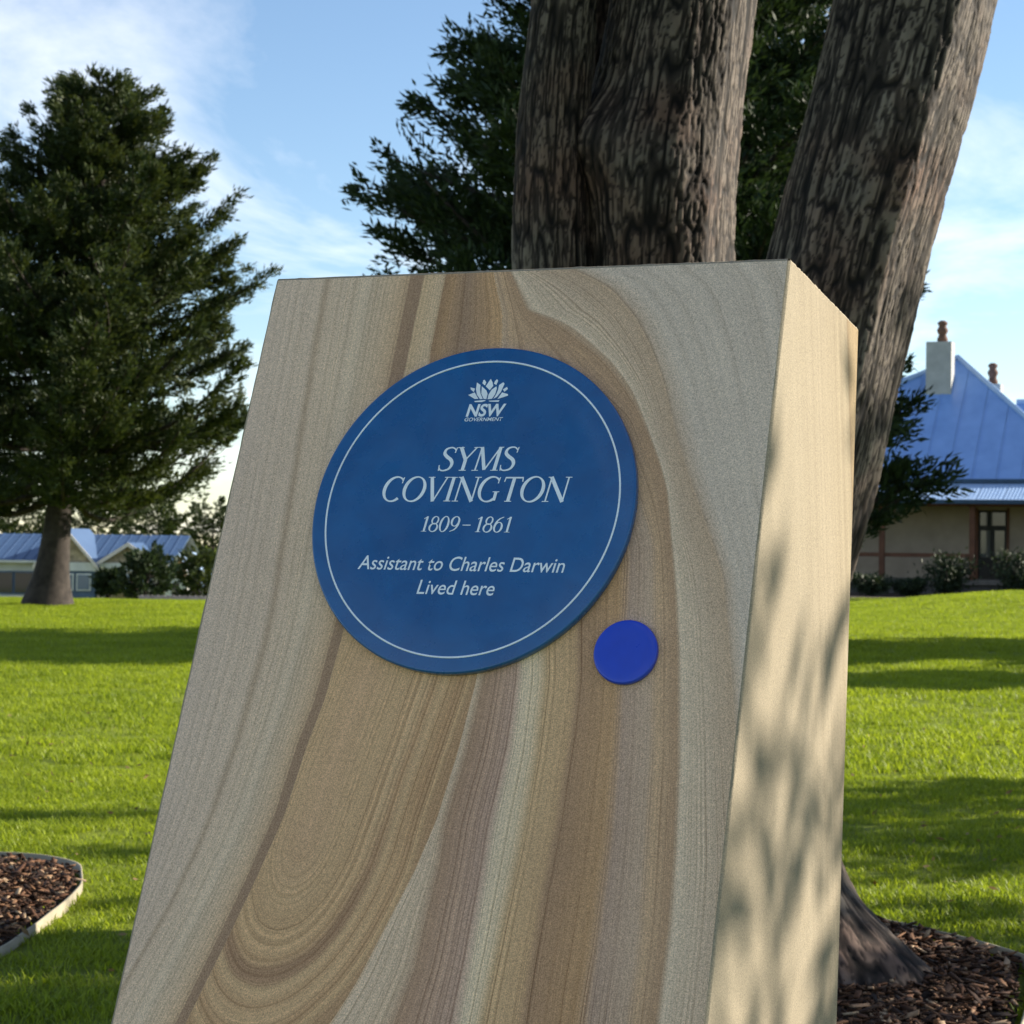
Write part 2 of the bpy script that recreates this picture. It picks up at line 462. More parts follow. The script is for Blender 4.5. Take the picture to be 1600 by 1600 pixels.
def mulch_bed(loop, name_label, chip_label, edge_label, seed, nch, keepout=()):
    r = np.random.default_rng(seed)
    # soil floor with gentle mound
    c = loop.mean(0)
    rings = []
    for k, s in enumerate((0.0, 0.25, 0.5, 0.75, 0.97)):
        P = c + (loop - c) * max(s, 0.001)
        z = 0.008 + 0.022 * (1 - s ** 2) + 0.012 * (fbm(P[:, 0] * 5, P[:, 1] * 5, 0, 3, seed) - 0.5)
        rings.append(np.column_stack([P, z]))
    V = np.concatenate(rings); n = len(loop); Q = []
    for k in range(4):
        for i in range(n):
            j = (i + 1) % n; Q.append((k * n + i, k * n + j, (k + 1) * n + j, (k + 1) * n + i))
    soil = link('mulch_bed', npmesh('mulch_bed', V, Q, smooth=True), M_SOIL)
    tag(soil, name_label, 'garden bed', kind='structure')
    # chips and shreds
    lo, hi = loop.min(0), loop.max(0)
    P = r.uniform(lo, hi, (int(nch * 2.2), 2)); P = P[in_poly(c + (loop - c) * 0.965, P)][:nch]
    n = len(P)
    d = np.linalg.norm(P - c, axis=1) / np.linalg.norm(loop - c, axis=1).mean()
    z = 0.016 + 0.022 * (1 - np.clip(d, 0, 1) ** 2) + r.uniform(0, 0.022, n)
    Ln = r.gamma(1.6, 0.017, n) + 0.010; W = np.minimum(Ln * r.uniform(0.10, 0.5, n), 0.022); T = r.uniform(0.003, 0.008, n)
    ya = r.uniform(0, 6.28, n); pt = r.normal(0, 0.28, n); rl = r.normal(0, 0.5, n)
    ax = np.stack([np.cos(ya) * np.cos(pt), np.sin(ya) * np.cos(pt), np.sin(pt)], -1)
    sd = np.stack([-np.sin(ya), np.cos(ya), rl * 0.6], -1); sd /= np.linalg.norm(sd, axis=1)[:, None]
    up = np.cross(ax, sd)
    C0 = np.column_stack([P, z])
    V = []
    for (i, j, k) in ((-1, -.7, -1), (-.8, 1, -1), (.8, 1, -1), (1, -.8, -1), (-1, -.7, 1), (-.8, 1, 1), (.8, 1, 1), (1, -.8, 1)):
        jit = r.uniform(0.7, 1.25, (n, 1))
        V.append(C0 + ax * (Ln / 2 * i)[:, None] * jit + sd * (W / 2 * j)[:, None] * jit + up * (T / 2 * k)[:, None])
    V = np.stack(V, 1).reshape(-1, 3); o = np.arange(n)[:, None] * 8
    Fq = np.concatenate([o + np.array([f]) for f in ((3, 2, 1, 0), (4, 5, 6, 7), (0, 1, 5, 4), (1, 2, 6, 5), (2, 3, 7, 6), (3, 0, 4, 7))], 0)
    ch = link('bark_mulch', npmesh('bark_mulch', V, Fq), M_MULCH)
    tag(ch, chip_label, 'mulch', kind='stuff')
    # edging: thin upright sheet, wavering a little in height
    n = len(loop); nx = np.roll(loop, -1, 0) - np.roll(loop, 1, 0); nx /= np.linalg.norm(nx, axis=1)[:, None]
    no = np.stack([nx[:, 1], -nx[:, 0]], -1)
    w = 0.004 + 0.0 * no[:, 0]
    top = 0.040 + 0.016 * (vnoise(loop[:, 0] * 3, loop[:, 1] * 3, 0, seed) - 0.5)
    Vr = []
    for s, zz in ((1, -0.05 + 0 * top), (1, top), (-1, top), (-1, -0.05 + 0 * top)):
        Vr.append(np.column_stack([loop + no * (s * w)[:, None], zz]))
    V = np.stack(Vr, 1).reshape(-1, 3); Q = []
    for i in range(n):
        j = (i + 1) % n
        for k in range(4): Q.append((i * 4 + k, j * 4 + k, j * 4 + (k + 1) % 4, i * 4 + (k + 1) % 4))
    e = link('garden_edging', npmesh('garden_edging', V, Q), M_EDGE)
    tag(e, edge_label, 'garden edging')
mulch_bed(LOOP_TREE, 'dark soil of the garden bed at the foot of the large trunks', 'brown bark mulch around the base of the large trunks', 'pale bent edging strip round the mulch at the large trunks', 11, 12000)
mulch_bed(LOOP_LEFT, 'dark soil of the sunlit garden bed in the open lawn', 'sunlit reddish brown bark mulch in the open lawn bed', 'pale bent edging strip round the sunlit lawn bed', 12, 11000)

# ================================================================== SANDSTONE MONOLITH
AL, LA = math.radians(23), math.radians(20.5)
SA = np.array([math.cos(AL), -math.sin(AL), 0])              # along the face, to the right
SD = np.array([math.sin(AL), math.cos(AL), 0])               # away, behind the face
SB = math.cos(LA) * np.array([0, 0, 1.0]) + math.sin(LA) * SD   # up the leaning face
SN = np.cross(SA, SB)                                        # out of the face
SP = CAM + ray(738.5, 795.5) * 2.565                         # centre of the big plaque
def face_pt(u, v, w=0.0):
    return SP + SA * u + SB * v + SN * w
def face_uv(px, py):
    P = hit(px, py, SP, SN); return (P - SP) @ SA, (P - SP) @ SB

def curve(pts):
    p = np.array(sorted(pts), float)
    y = np.linspace(300, 2700, 2401)
    x = np.interp(y, p[:, 0], p[:, 1])
    s1 = (p[-1, 1] - p[-2, 1]) / (p[-1, 0] - p[-2, 0]); x = np.where(y > p[-1, 0], p[-1, 1] + s1 * (y - p[-1, 0]), x)
    s0 = (p[1, 1] - p[0, 1]) / (p[1, 0] - p[0, 0]); x = np.where(y < p[0, 0], p[0, 1] + s0 * (y - p[0, 0]), x)
    k = np.hanning(41); k /= k.sum()
    xs_ = np.convolve(np.pad(x, 20, mode='reflect', reflect_type='odd'), k, mode='valid')
    return lambda q: np.interp(q, y, xs_)
# bedding lines traced as (row, column) of the photograph
VEIN = [(430, 652), (600, 617), (985, 529), (1095, 499), (1164, 472), (1275, 436), (1380, 389), (1468, 347), (1583, 290), (1700, 232)]
CV = [
    [(435, 372), (1600, 110)],                                                                                     # 0 beyond the left edge
    [(435, 512), (700, 466), (930, 430), (1012, 414), (1103, 389), (1160, 372), (1249, 340), (1314, 314), (1407, 270), (1550, 187), (1700, 112)],   # 1 hairline
    [(y, x - (11 if y < 700 else 8)) for y, x in VEIN],                                                            # 2
    [(y, x + (11 if y < 700 else 8)) for y, x in VEIN],                                                            # 3
    [(430, 696), (550, 672), (700, 660), (1000, 640), (1700, 400)],                                                # 4 pale strip / brown line
    [(430, 713), (550, 690), (700, 680), (1000, 660), (1700, 420)],                                                # 5
    [(420, 775), (490, 792), (600, 790), (1060, 745), (1180, 714), (1281, 682), (1362, 647), (1442, 605), (1530, 560), (1586, 525), (1700, 440)],   # 6 wedge left
    [(420, 779), (490, 796), (600, 795), (1060, 749), (1180, 722), (1281, 690), (1355, 678), (1435, 657), (1512, 640), (1593, 608), (1700, 572)],   # 7 wedge right
    [(420, 782), (490, 799), (700, 815), (1055, 814), (1127, 806), (1173, 799), (1292, 771), (1411, 752), (1477, 741), (1593, 719), (1700, 700)],   # 8 pale stripe left
    [(420, 785), (490, 803), (700, 845), (1060, 848), (1187, 833), (1327, 807), (1425, 786), (1505, 769), (1600, 748), (1700, 728)],               # 9 pale stripe right
    [(420, 788), (490, 808), (560, 850), (700, 900), (1060, 901), (1145, 891), (1302, 865), (1390, 847), (1530, 824), (1700, 798)],                # 10
    [(420, 791), (490, 816), (560, 895), (650, 955), (850, 985), (1000, 975), (1060, 971), (1180, 965), (1306, 955), (1460, 935), (1582, 917), (1700, 900)],  # 11
    [(420, 794), (490, 824), (560, 925), (650, 985), (850, 1021), (1000, 1021), (1060, 1019), (1197, 1016), (1337, 1007), (1442, 1000), (1582, 984), (1700, 970)],  # 12
    [(420, 797), (478, 800), (490, 842), (505, 882), (526, 910), (565, 954), (609, 987), (669, 1012), (724, 1032), (766, 1043), (836, 1048), (916, 1055), (1012, 1060), (1197, 1060), (1337, 1054), (1442, 1046), (1582, 1029), (1700, 1012)],  # 13 dark line
    [(412, 805), (430, 850), (452, 891), (493, 943), (543, 979), (598, 1009), (642, 1024), (678, 1029), (724, 1044), (766, 1056), (836, 1073), (889, 1091), (957, 1102), (1040, 1107), (1177, 1113), (1355, 1118), (1442, 1112), (1582, 1098), (1700, 1085)],  # 14
    [(405, 860), (419, 893), (447, 954), (491, 992), (543, 1020), (598, 1039), (661, 1053), (730, 1072), (807, 1100), (834, 1110), (902, 1132), (1012, 1141), (1150, 1151), (1300, 1165), (1700, 1190)],  # 15 outer arc
    [(400, 1300), (1700, 1300)],                                                                                   # 16 beyond the right edge
]
CURVES = [curve(c) for c in CV]

def strata(px, py):
    X = np.stack([c(py) for c in CURVES], 0)
    for i in range(1, len(CURVES)): X[i] = np.maximum(X[i], X[i - 1] + 1.5)
    idx = np.clip((px[None] >= X).sum(0) - 1, 0, len(CURVES) - 2)
    x0 = np.take_along_axis(X, idx[None], 0)[0]; x1 = np.take_along_axis(X, idx[None] + 1, 0)[0]
    s = idx + np.clip((px - x0) / (x1 - x0), 0, 1)
    wt = 1 - np.clip((py - 560) / 330, 0, 1); wt = wt * wt * (3 - 2 * wt)
    s = np.where((s > 5.95) & (s < 13.0), s + wt * (12.05 + (s - 5.95) / 7.05 * 0.95 - s), s)
    # drag fold below the plaque, between the dark vein and the pale wedge
    t = 0.928 * (px - 289) + 0.372 * (py - 1583); q = -0.372 * (px - 289) + 0.928 * (py - 1583)
    te = t * (1 + np.clip(-330 - q, 0, None) * 0.0003) - 70
    lam = np.sqrt((te / np.where(te < 0, 95.0, 117.0)) ** 2 + (np.clip(q + 330, 0, None) / 242) ** 2)
    infold = np.clip(np.minimum(px - X[3], X[6] - px) / 40.0, -1, 1)
    infold = np.where(py > 800, infold, -1.0) * 0.5 + 0.5
    return s / 16.0, lam / 2.2, infold.astype(float)

def grid_patch(c00, c10, c11, c01, nu, nv, rows=None):
    a = np.linspace(0, 1, nu + 1)[None, :, None]; b = (np.linspace(0, 1, nv + 1) if rows is None else rows)[:, None, None]
    P = (1 - a) * (1 - b) * c00 + a * (1 - b) * c10 + a * b * c11 + (1 - a) * b * c01
    i = np.arange(nv)[:, None] * (nu + 1); j = np.arange(nu)[None, :]
    Q = np.stack([i + j, i + j + 1, i + nu + 2 + j, i + nu + 1 + j], -1).reshape(-1, 4)
    return P.reshape(-1, 3), Q

def stone_face_mat():
    t = NT('banded_sandstone'); co = t.coord()
    bed, fold, mask = t.attr('bed'), t.attr('fold'), t.attr('in_fold')
    wob = t.math('MULTIPLY', t.math('SUBTRACT', t.noise(co, 7, 3), 0.5), 0.004)
    bedw = t.math('ADD', bed, wob)
    def st(i, c): return (i / 16.0, s2l(*c))
    G = [st(0.2, (160, 152, 147)), st(0.985, (163, 153, 143)), st(1.0, (132, 120, 108)), st(1.015, (166, 155, 143)), st(1.55, (166, 157, 144)), st(1.97, (157, 139, 118)),
         st(2.05, (118, 99, 84)), st(2.95, (111, 93, 80)), st(3.05, (163, 146, 122)), st(3.9, (164, 150, 130)), st(4.1, (116, 93, 72)), st(4.9, (134, 110, 84)), st(5.3, (113, 95, 82)), st(5.9, (147, 121, 91)),
         st(6.08, (168, 157, 144)), st(6.9, (160, 148, 134)), st(7.15, (129, 108, 94)), st(7.9, (141, 123, 117)), st(8.1, (176, 169, 154)), st(8.8, (172, 163, 144)), st(9.15, (157, 137, 109)), st(9.92, (152, 130, 102)),
         st(10.08, (122, 99, 80)), st(10.85, (142, 116, 87)), st(11.1, (135, 120, 113)), st(11.9, (146, 132, 121)), st(12.2, (153, 133, 112)), st(12.93, (130, 109, 90)), st(13.12, (168, 160, 148)), st(14.0, (154, 143, 131)), st(14.95, (145, 131, 117)), st(15.12, (158, 155, 152))]
    c1 = t.ramp(bedw, G)
    def sf(l, c): return (l / 2.2, s2l(*c))
    fw = t.math('ADD', fold, t.math('MULTIPLY', t.math('SUBTRACT', t.noise(co, 9, 3), 0.5), 0.03))
    c2 = t.ramp(fw, [sf(0.0, (155, 131, 107)), sf(0.45, (159, 137, 108)), sf(0.62, (150, 127, 98)), sf(0.78, (161, 138, 108)), sf(0.88, (153, 129, 100)), sf(0.95, (121, 97, 77)), sf(1.02, (121, 97, 77)), sf(1.08, (161, 140, 111)), sf(1.18, (149, 125, 97)), sf(1.27, (160, 138, 109)), sf(1.36, (142, 117, 90)), sf(1.46, (156, 134, 105)), sf(1.53, (133, 109, 84))])
    c2b = t.ramp(fw, [sf(0.0, (158, 134, 108)), sf(0.5, (160, 138, 109)), sf(0.7, (154, 131, 103)), sf(0.86, (163, 142, 114)), sf(0.97, (147, 122, 95)), sf(1.08, (160, 139, 111)), sf(1.2, (152, 128, 99)), sf(1.33, (137, 111, 84)), sf(1.44, (152, 130, 102)), sf(1.53, (134, 110, 85))])
    sp = t.node('ShaderNodeSeparateXYZ'); t.link(co, sp.inputs[0])
    hz = t.math('ADD', sp.outputs['Z'], t.math('MULTIPLY', t.math('SUBTRACT', t.noise(co, 12, 3), 0.5), 0.12))
    c2 = t.mix(t.ramp(t.math('SUBTRACT', hz, 0.5), [(0.47, (0, 0, 0)), (0.60, (1, 1, 1))]), c2, c2b)
    # fine laminae along each bedding coordinate
    lam1 = t.noise(bedw, 170, 3, 0.7, '1D'); lam1b = t.noise(bedw, 620, 2, 0.6, '1D')
    lam2 = t.noise(fw, 42, 3, 0.7, '1D'); lam2b = t.noise(fw, 130, 2, 0.6, '1D')
    k = t.ramp(mask, [(0.494, (0, 0, 0)), (0.506, (1, 1, 1))])
    la = t.mix(k, lam1, lam2); lb = t.mix(k, lam1b, lam2b)
    c = t.mix(k, c1, c2)
    c = t.mix(0.22, c, s2l(157, 142, 125))
    thin = t.mix(k, t.ramp(t.noise(bedw, 330, 2, 0.5, '1D'), [(0.30, (0.62, 0.57, 0.53)), (0.36, (1, 1, 1))]), t.ramp(t.noise(fw, 75, 2, 0.5, '1D'), [(0.30, (0.70, 0.65, 0.60)), (0.37, (1, 1, 1))]))
    fade = t.ramp(t.noise(co, 3.5, 2), [(0.35, (0.35,) * 3), (0.6, (1.0,) * 3)])
    calm = t.ramp(bed, [(0.0, (0.35,) * 3), (1.9 / 16, (0.6,) * 3), (2.2 / 16, (0.5,) * 3), (6.0 / 16, (1,) * 3), (14.98 / 16, (1,) * 3), (15.1 / 16, (0.30,) * 3)])
    amt = t.math('MULTIPLY', fade, calm)
    c = t.mix(amt, c, t.mix(1.0, c, t.ramp(la, [(0.28, (0.66, 0.61, 0.57)), (0.45, (0.97, 0.96, 0.95)), (0.55, (1.02, 1.02, 1.02)), (0.72, (1.2, 1.19, 1.16))]), 'MULTIPLY'))
    c = t.mix(t.math('MULTIPLY', amt, 0.5), c, t.mix(1.0, c, t.ramp(lb, [(0.35, (0.8, 0.78, 0.76)), (0.65, (1.15, 1.14, 1.12))]), 'MULTIPLY'))
    c = t.mix(t.math('MULTIPLY', amt, 0.85), c, t.mix(1.0, c, thin, 'MULTIPLY'))
    # large soft stains, then sand grain
    c = t.mix(0.4, c, t.mix(1.0, c, t.ramp(t.noise(co, 5, 4), [(0.35, (0.88, 0.86, 0.84)), (0.65, (1.1, 1.09, 1.05))]), 'MULTIPLY'))
    g1 = t.noise(co, 640, 2, 0.7); g2 = t.noise(co, 260, 2, 0.6)
    c = t.mix(1.0, c, t.ramp(g1, [(0.27, (0.60, 0.59, 0.58)), (0.5, (1, 1, 1)), (0.73, (1.44, 1.42, 1.38))]), 'MULTIPLY')
    c = t.mix(0.5, c, t.ramp(g2, [(0.3, (0.86, 0.86, 0.86)), (0.7, (1.14, 1.14, 1.14))]), 'MULTIPLY')
    vor = t.node('ShaderNodeTexVoronoi'); t.link(co, vor.inputs['Vector']); vor.inputs['Scale'].default_value = 42
    spot = t.ramp(vor.outputs['Distance'], [(0.03, (0.55, 0.52, 0.5)), (0.055, (1, 1, 1))])
    c = t.mix(t.ramp(t.noise(co, 11, 2), [(0.58, (0, 0, 0)), (0.66, (0.7, 0.7, 0.7))]), c, t.mix(1.0, c, spot, 'MULTIPLY'))
    t.color(t.mix(1.0, c, (1.92, 1.66, 1.50), 'MULTIPLY')); t.set(0.9, 0, 0.2)
    t.bump(t.math('ADD', g1, t.math('MULTIPLY', g2, 0.6)), 0.35, 0.0015)
    return t.m

def stone_side_mat():
    t = NT('sawn_sandstone'); co = t.coord()
    band = t.attr('bed')
    c = t.ramp(band, [(0.0, s2l(152, 143, 126)), (0.35, s2l(155, 145, 127)), (0.64, s2l(151, 140, 120)), (0.655, s2l(130, 114, 92)), (0.68, s2l(153, 136, 109)), (0.85, s2l(154, 135, 106)), (1.0, s2l(148, 132, 109))])
    c = t.mix(0.55, c, t.mix(1.0, c, t.ramp(t.noise(band, 26, 3, 0.6, '1D'), [(0.3, (0.82, 0.79, 0.74)), (0.7, (1.1, 1.09, 1.06))]), 'MULTIPLY'))
    c = t.mix(0.5, c, t.mix(1.0, c, t.ramp(t.noise(co, 4, 4), [(0.35, (0.88, 0.86, 0.83)), (0.65, (1.08, 1.07, 1.05))]), 'MULTIPLY'))
    g1 = t.noise(co, 560, 2, 0.7)
    c = t.mix(1.0, c, t.ramp(g1, [(0.26, (0.64, 0.63, 0.62)), (0.5, (1, 1, 1)), (0.74, (1.36, 1.35, 1.32))]), 'MULTIPLY')
    t.color(c); c = t.mix(1.0, c, (0.87, 0.86, 0.85), 'MULTIPLY'); t.color(c); t.set(0.9, 0, 0.2); t.bump(g1, 0.3, 0.0015)
    return t.m

def build_stone():
    root = empty('sandstone_monolith', tuple((SP - SB * (SP[2] / SB[2])) * np.array([1, 1, 0])))
    tag(root, 'leaning banded sandstone slab carrying the round blue plaque', 'stone monument')
    base_v = -SP[2] / SB[2] - 0.06                            # a little into the ground
    tl, tr = face_uv(432, 435), face_uv(1235, 403)
    bl, br = face_uv(172, 1600), face_uv(1105, 1600)
    # straight left and right edges carried down to the ground
    ul = np.poly1d(np.polyfit([tl[1], bl[1]], [tl[0], bl[0]], 1)); ur = np.poly1d(np.polyfit([tr[1], br[1]], [tr[0], br[0]], 1))
    FL = np.array(face_pt(tl[0], tl[1])); FR = np.array(face_pt(tr[0], tr[1]))
    GL = np.array(face_pt(ul(base_v), base_v)); GR = np.array(face_pt(ur(base_v), base_v))
    # rear edge from the photograph: the back also leans, a little less than the front
    e = FR - GR; ns = np.cross(e, SD); ns /= np.linalg.norm(ns)
    RT = hit(1342, 513, FR, ns); RM = hit(1308, 1600, FR, ns)
    d = (RM - RT) / (RM[2] - RT[2]); RG = RT + d * (GR[2] - RT[2])
    LT = FL + (RT - FR); LG = GL + (RG - GR)
    corners = {'front': (GL, GR, FR, FL), 'right': (GR, RG, RT, FR), 'back': (RG, LG, LT, RT), 'left': (LG, GL, FL, LT), 'top': (FL, FR, RT, LT)}
    ch = 0.0035
    V, Q, MI, bed, fold, mask = [], [], [], [], [], []
    nv = 0; rims = {}
    def add(P, Qd, mi, at3=None):
        nonlocal nv
        V.append(P); Q.append(Qd + nv); MI.append(np.full(len(Qd), mi)); nv += len(P)
        z = np.zeros(len(P)); a = at3 or (z, z, z)
        bed.append(a[0]); fold.append(a[1]); mask.append(a[2])
    inset = {}
    for k, cs in corners.items():
        cs = [np.array(c) for c in cs]; out = []
        for i in range(4):
            a = cs[(i + 1) % 4] - cs[i]; b = cs[i - 1] - cs[i]
            out.append(cs[i] + a / np.linalg.norm(a) * ch + b / np.linalg.norm(b) * ch)
        inset[k] = out
    for k, cs in inset.items():
        if k == 'front':
            rows = np.concatenate([np.linspace(0, 0.44, 41)[:-1], np.linspace(0.44, 1, 461)])     # fine where the bedding is traced
            P, Qd = grid_patch(*cs, 340, 500, rows)
            px, py = project(P)
            add(P, Qd, 0, strata(px, py))
        else:
            P, Qd = grid_patch(*cs, 60, 60)
            rel = P - FR
            add(P, Qd, 1, (np.clip((rel @ SD + 0.12 * (rel[:, 2])) / 0.42 if k in ('right', 'left') else (P @ SA) * 1.3 + 0.5, 0, 1), np.zeros(len(P)), np.zeros(len(P))))
    # chipped arris strips between neighbouring faces
    def strip(p0, p1, q0, q1, n=160, seed=0):
        t = np.linspace(0, 1, n + 1)[:, None]
        A = p0 + (p1 - p0) * t; B = q0 + (q1 - q0) * t; Mid = (A + B) / 2
        nrm = Mid - (FL + GR + RT) / 3
        jit = (fbm(t[:, 0] * 60 + seed, 0.3, 0.1, 3, seed) - 0.5)[:, None] * 0.0035
        Mid = Mid + nrm / np.linalg.norm(nrm, axis=1)[:, None] * (0.0012 + jit * 0.8)
        P = np.concatenate([A, Mid, B]); k = n + 1; i = np.arange(n)
        Qd = np.concatenate([np.stack([i, i + 1, i + k + 1, i + k], -1), np.stack([i + k, i + k + 1, i + 2 * k + 1, i + 2 * k], -1)])
        add(P, Qd, 1, (np.full(len(P), 0.3), np.zeros(len(P)), np.zeros(len(P))))
    I = inset
    strip(I['front'][1], I['front'][2], I['right'][0], I['right'][3], seed=1)
    strip(I['front'][3], I['front'][2], I['top'][0], I['top'][1], seed=2)
    strip(I['front'][0], I['front'][3], I['left'][1], I['left'][2], seed=3)
    strip(I['right'][3], I['right'][2], I['top'][1], I['top'][2], seed=4)
    strip(I['right'][1], I['right'][2], I['back'][0], I['back'][3], seed=5)
    strip(I['top'][3], I['top'][2], I['back'][2], I['back'][3], seed=6)
    strip(I['left'][0], I['left'][3], I['back'][1], I['back'][2], seed=7)
    strip(I['left'][3], I['left'][2], I['top'][3], I['top'][0], seed=8)
    V = np.concatenate(V) - np.array(root.location)
    me = npmesh('block', V, np.concatenate(Q))
    me.materials.append(stone_face_mat()); me.materials.append(stone_side_mat())
    me.polygons.foreach_set('material_index', np.concatenate(MI).astype(np.int32))
    for nm, d in (('bed', bed), ('fold', fold), ('in_fold', mask)):
        a = me.attributes.new(nm, 'FLOAT', 'POINT'); a.data.foreach_set('value', np.concatenate(d).astype(np.float32))
    me.update()
    link('block', me, None, root)
    return root
build_stone()

# ================================================================== BLUE PLAQUE
def face_matrix(u, v, w):
    P = face_pt(u, v, w); M = Matrix.Identity(4)
    for i in range(3): M[i][0], M[i][1], M[i][2], M[i][3] = SA[i], SB[i], SN[i], P[i]
    return M
def enamel(name, c0, c1, rough=0.28):
    t = NT(name); co = t.coord()
    n = t.noise(t.map(co, (1, 1, 1)), 16, 6, 0.65, dist=0.6)
    t.color(t.ramp(n, [(0.3, c0), (0.75, c1)]))
    t.set(t.ramp(t.noise(co, 22, 5, 0.6), [(0.35, (rough - 0.08,) * 3), (0.7, (rough + 0.14,) * 3)]), 0, 0.5)
    t.set(coat=0.35); t.b.inputs['Coat Roughness'].default_value = 0.06
    t.bump(t.noise(co, 40, 3), 0.05, 0.002)
    return t.m
M_BLUE = enamel('blue_enamel', (0.0, 0.07, 0.235), (0.001, 0.105, 0.32))
M_BLUE2 = enamel('bright_blue_enamel', (0.0, 0.038, 0.48), (0.0, 0.052, 0.60), 0.35)
M_PRINT = plain('pale_lettering', (0.80, 0.86, 0.95), 0.5, 0.04, 30)

plaque = empty('blue_plaque'); plaque.matrix_world = face_matrix(0, 0, 0)
tag(plaque, 'large round blue plaque with white lettering on the sandstone', 'plaque')
TH = 0.011
def disc_mesh(R, th, name):
    mb = MB(); prof = [(R - 0.001, 0.0), (R, 0.0015), (R, th - 0.003)]
    for k in range(1, 6):
        a = k / 5 * math.pi / 2; prof.append((R - 0.003 + 0.003 * math.cos(a), th - 0.003 + 0.003 * math.sin(a)))
    prof += [(R * 0.7, th), (R * 0.3, th), (0.002, th)]
    mb.lathe(prof, n=160); return mb.mesh(name, True)
link('disc', disc_mesh(0.2120, TH, 'disc'), M_BLUE, plaque)

def ring_mesh(r0, r1, z0, z1, n=200):
    V, Q = [], []
    for r, z in ((r0, z0), (r0, z1), (r1, z1), (r1, z0)):
        a = np.arange(n) * 2 * np.pi / n; V.append(np.stack([r * np.cos(a), r * np.sin(a), np.full(n, z)], -1))
    for k in range(4):
        for i in range(n):
            j = (i + 1) % n; Q.append((k * n + i, k * n + j, ((k + 1) % 4) * n + j, ((k + 1) % 4) * n + i))
    return npmesh('border_ring', np.concatenate(V), Q)
link('border_ring', ring_mesh(0.1912, 0.1934, TH - 0.0004, TH + 0.0004), M_PRINT, plaque)

# --- serif italic lettering drawn stroke by stroke (cap height 1)
def spline(P, n=10):
    P = np.asarray(P, float); Pp = np.vstack([2 * P[0] - P[1], P, 2 * P[-1] - P[-2]]); o = []
    for i in range(1, len(Pp) - 2):
        p0, p1, p2, p3 = Pp[i - 1:i + 3]
        for t in np.arange(n) / n: o.append(0.5 * (2 * p1 + (p2 - p0) * t + (2 * p0 - 5 * p1 + 4 * p2 - p3) * t * t + (3 * p1 - p0 - 3 * p2 + p3) * t ** 3))
    o.append(P[-1]); return np.array(o)
def ribbon(P, W):
    P = np.asarray(P, float); W = np.interp(np.linspace(0, 1, len(P)), np.linspace(0, 1, len(W)), W) if not np.isscalar(W) else np.full(len(P), W)
    T = np.gradient(P, axis=0); T /= np.linalg.norm(T, axis=1)[:, None] + 1e-9; N = np.stack([-T[:, 1], T[:, 0]], -1)
    return P + N * W[:, None] / 2, P - N * W[:, None] / 2
def ell(cx, cy, rx, ry, a0, a1, n=40):
    a = np.radians(np.linspace(a0, a1, n)); return np.stack([cx + rx * np.cos(a), cy + ry * np.sin(a)], -1)
def ellw(a0, a1, thick, thin, tilt=15, n=40):
    a = np.radians(np.linspace(a0, a1, n) + tilt); return thin + (thick - thin) * np.abs(np.cos(a)) ** 1.5
def sf(x, y, w=0.26, h=0.032): return (np.array([[x - w / 2, y], [x + w / 2, y]]), h)
TKT, TNT = 0.125, 0.058
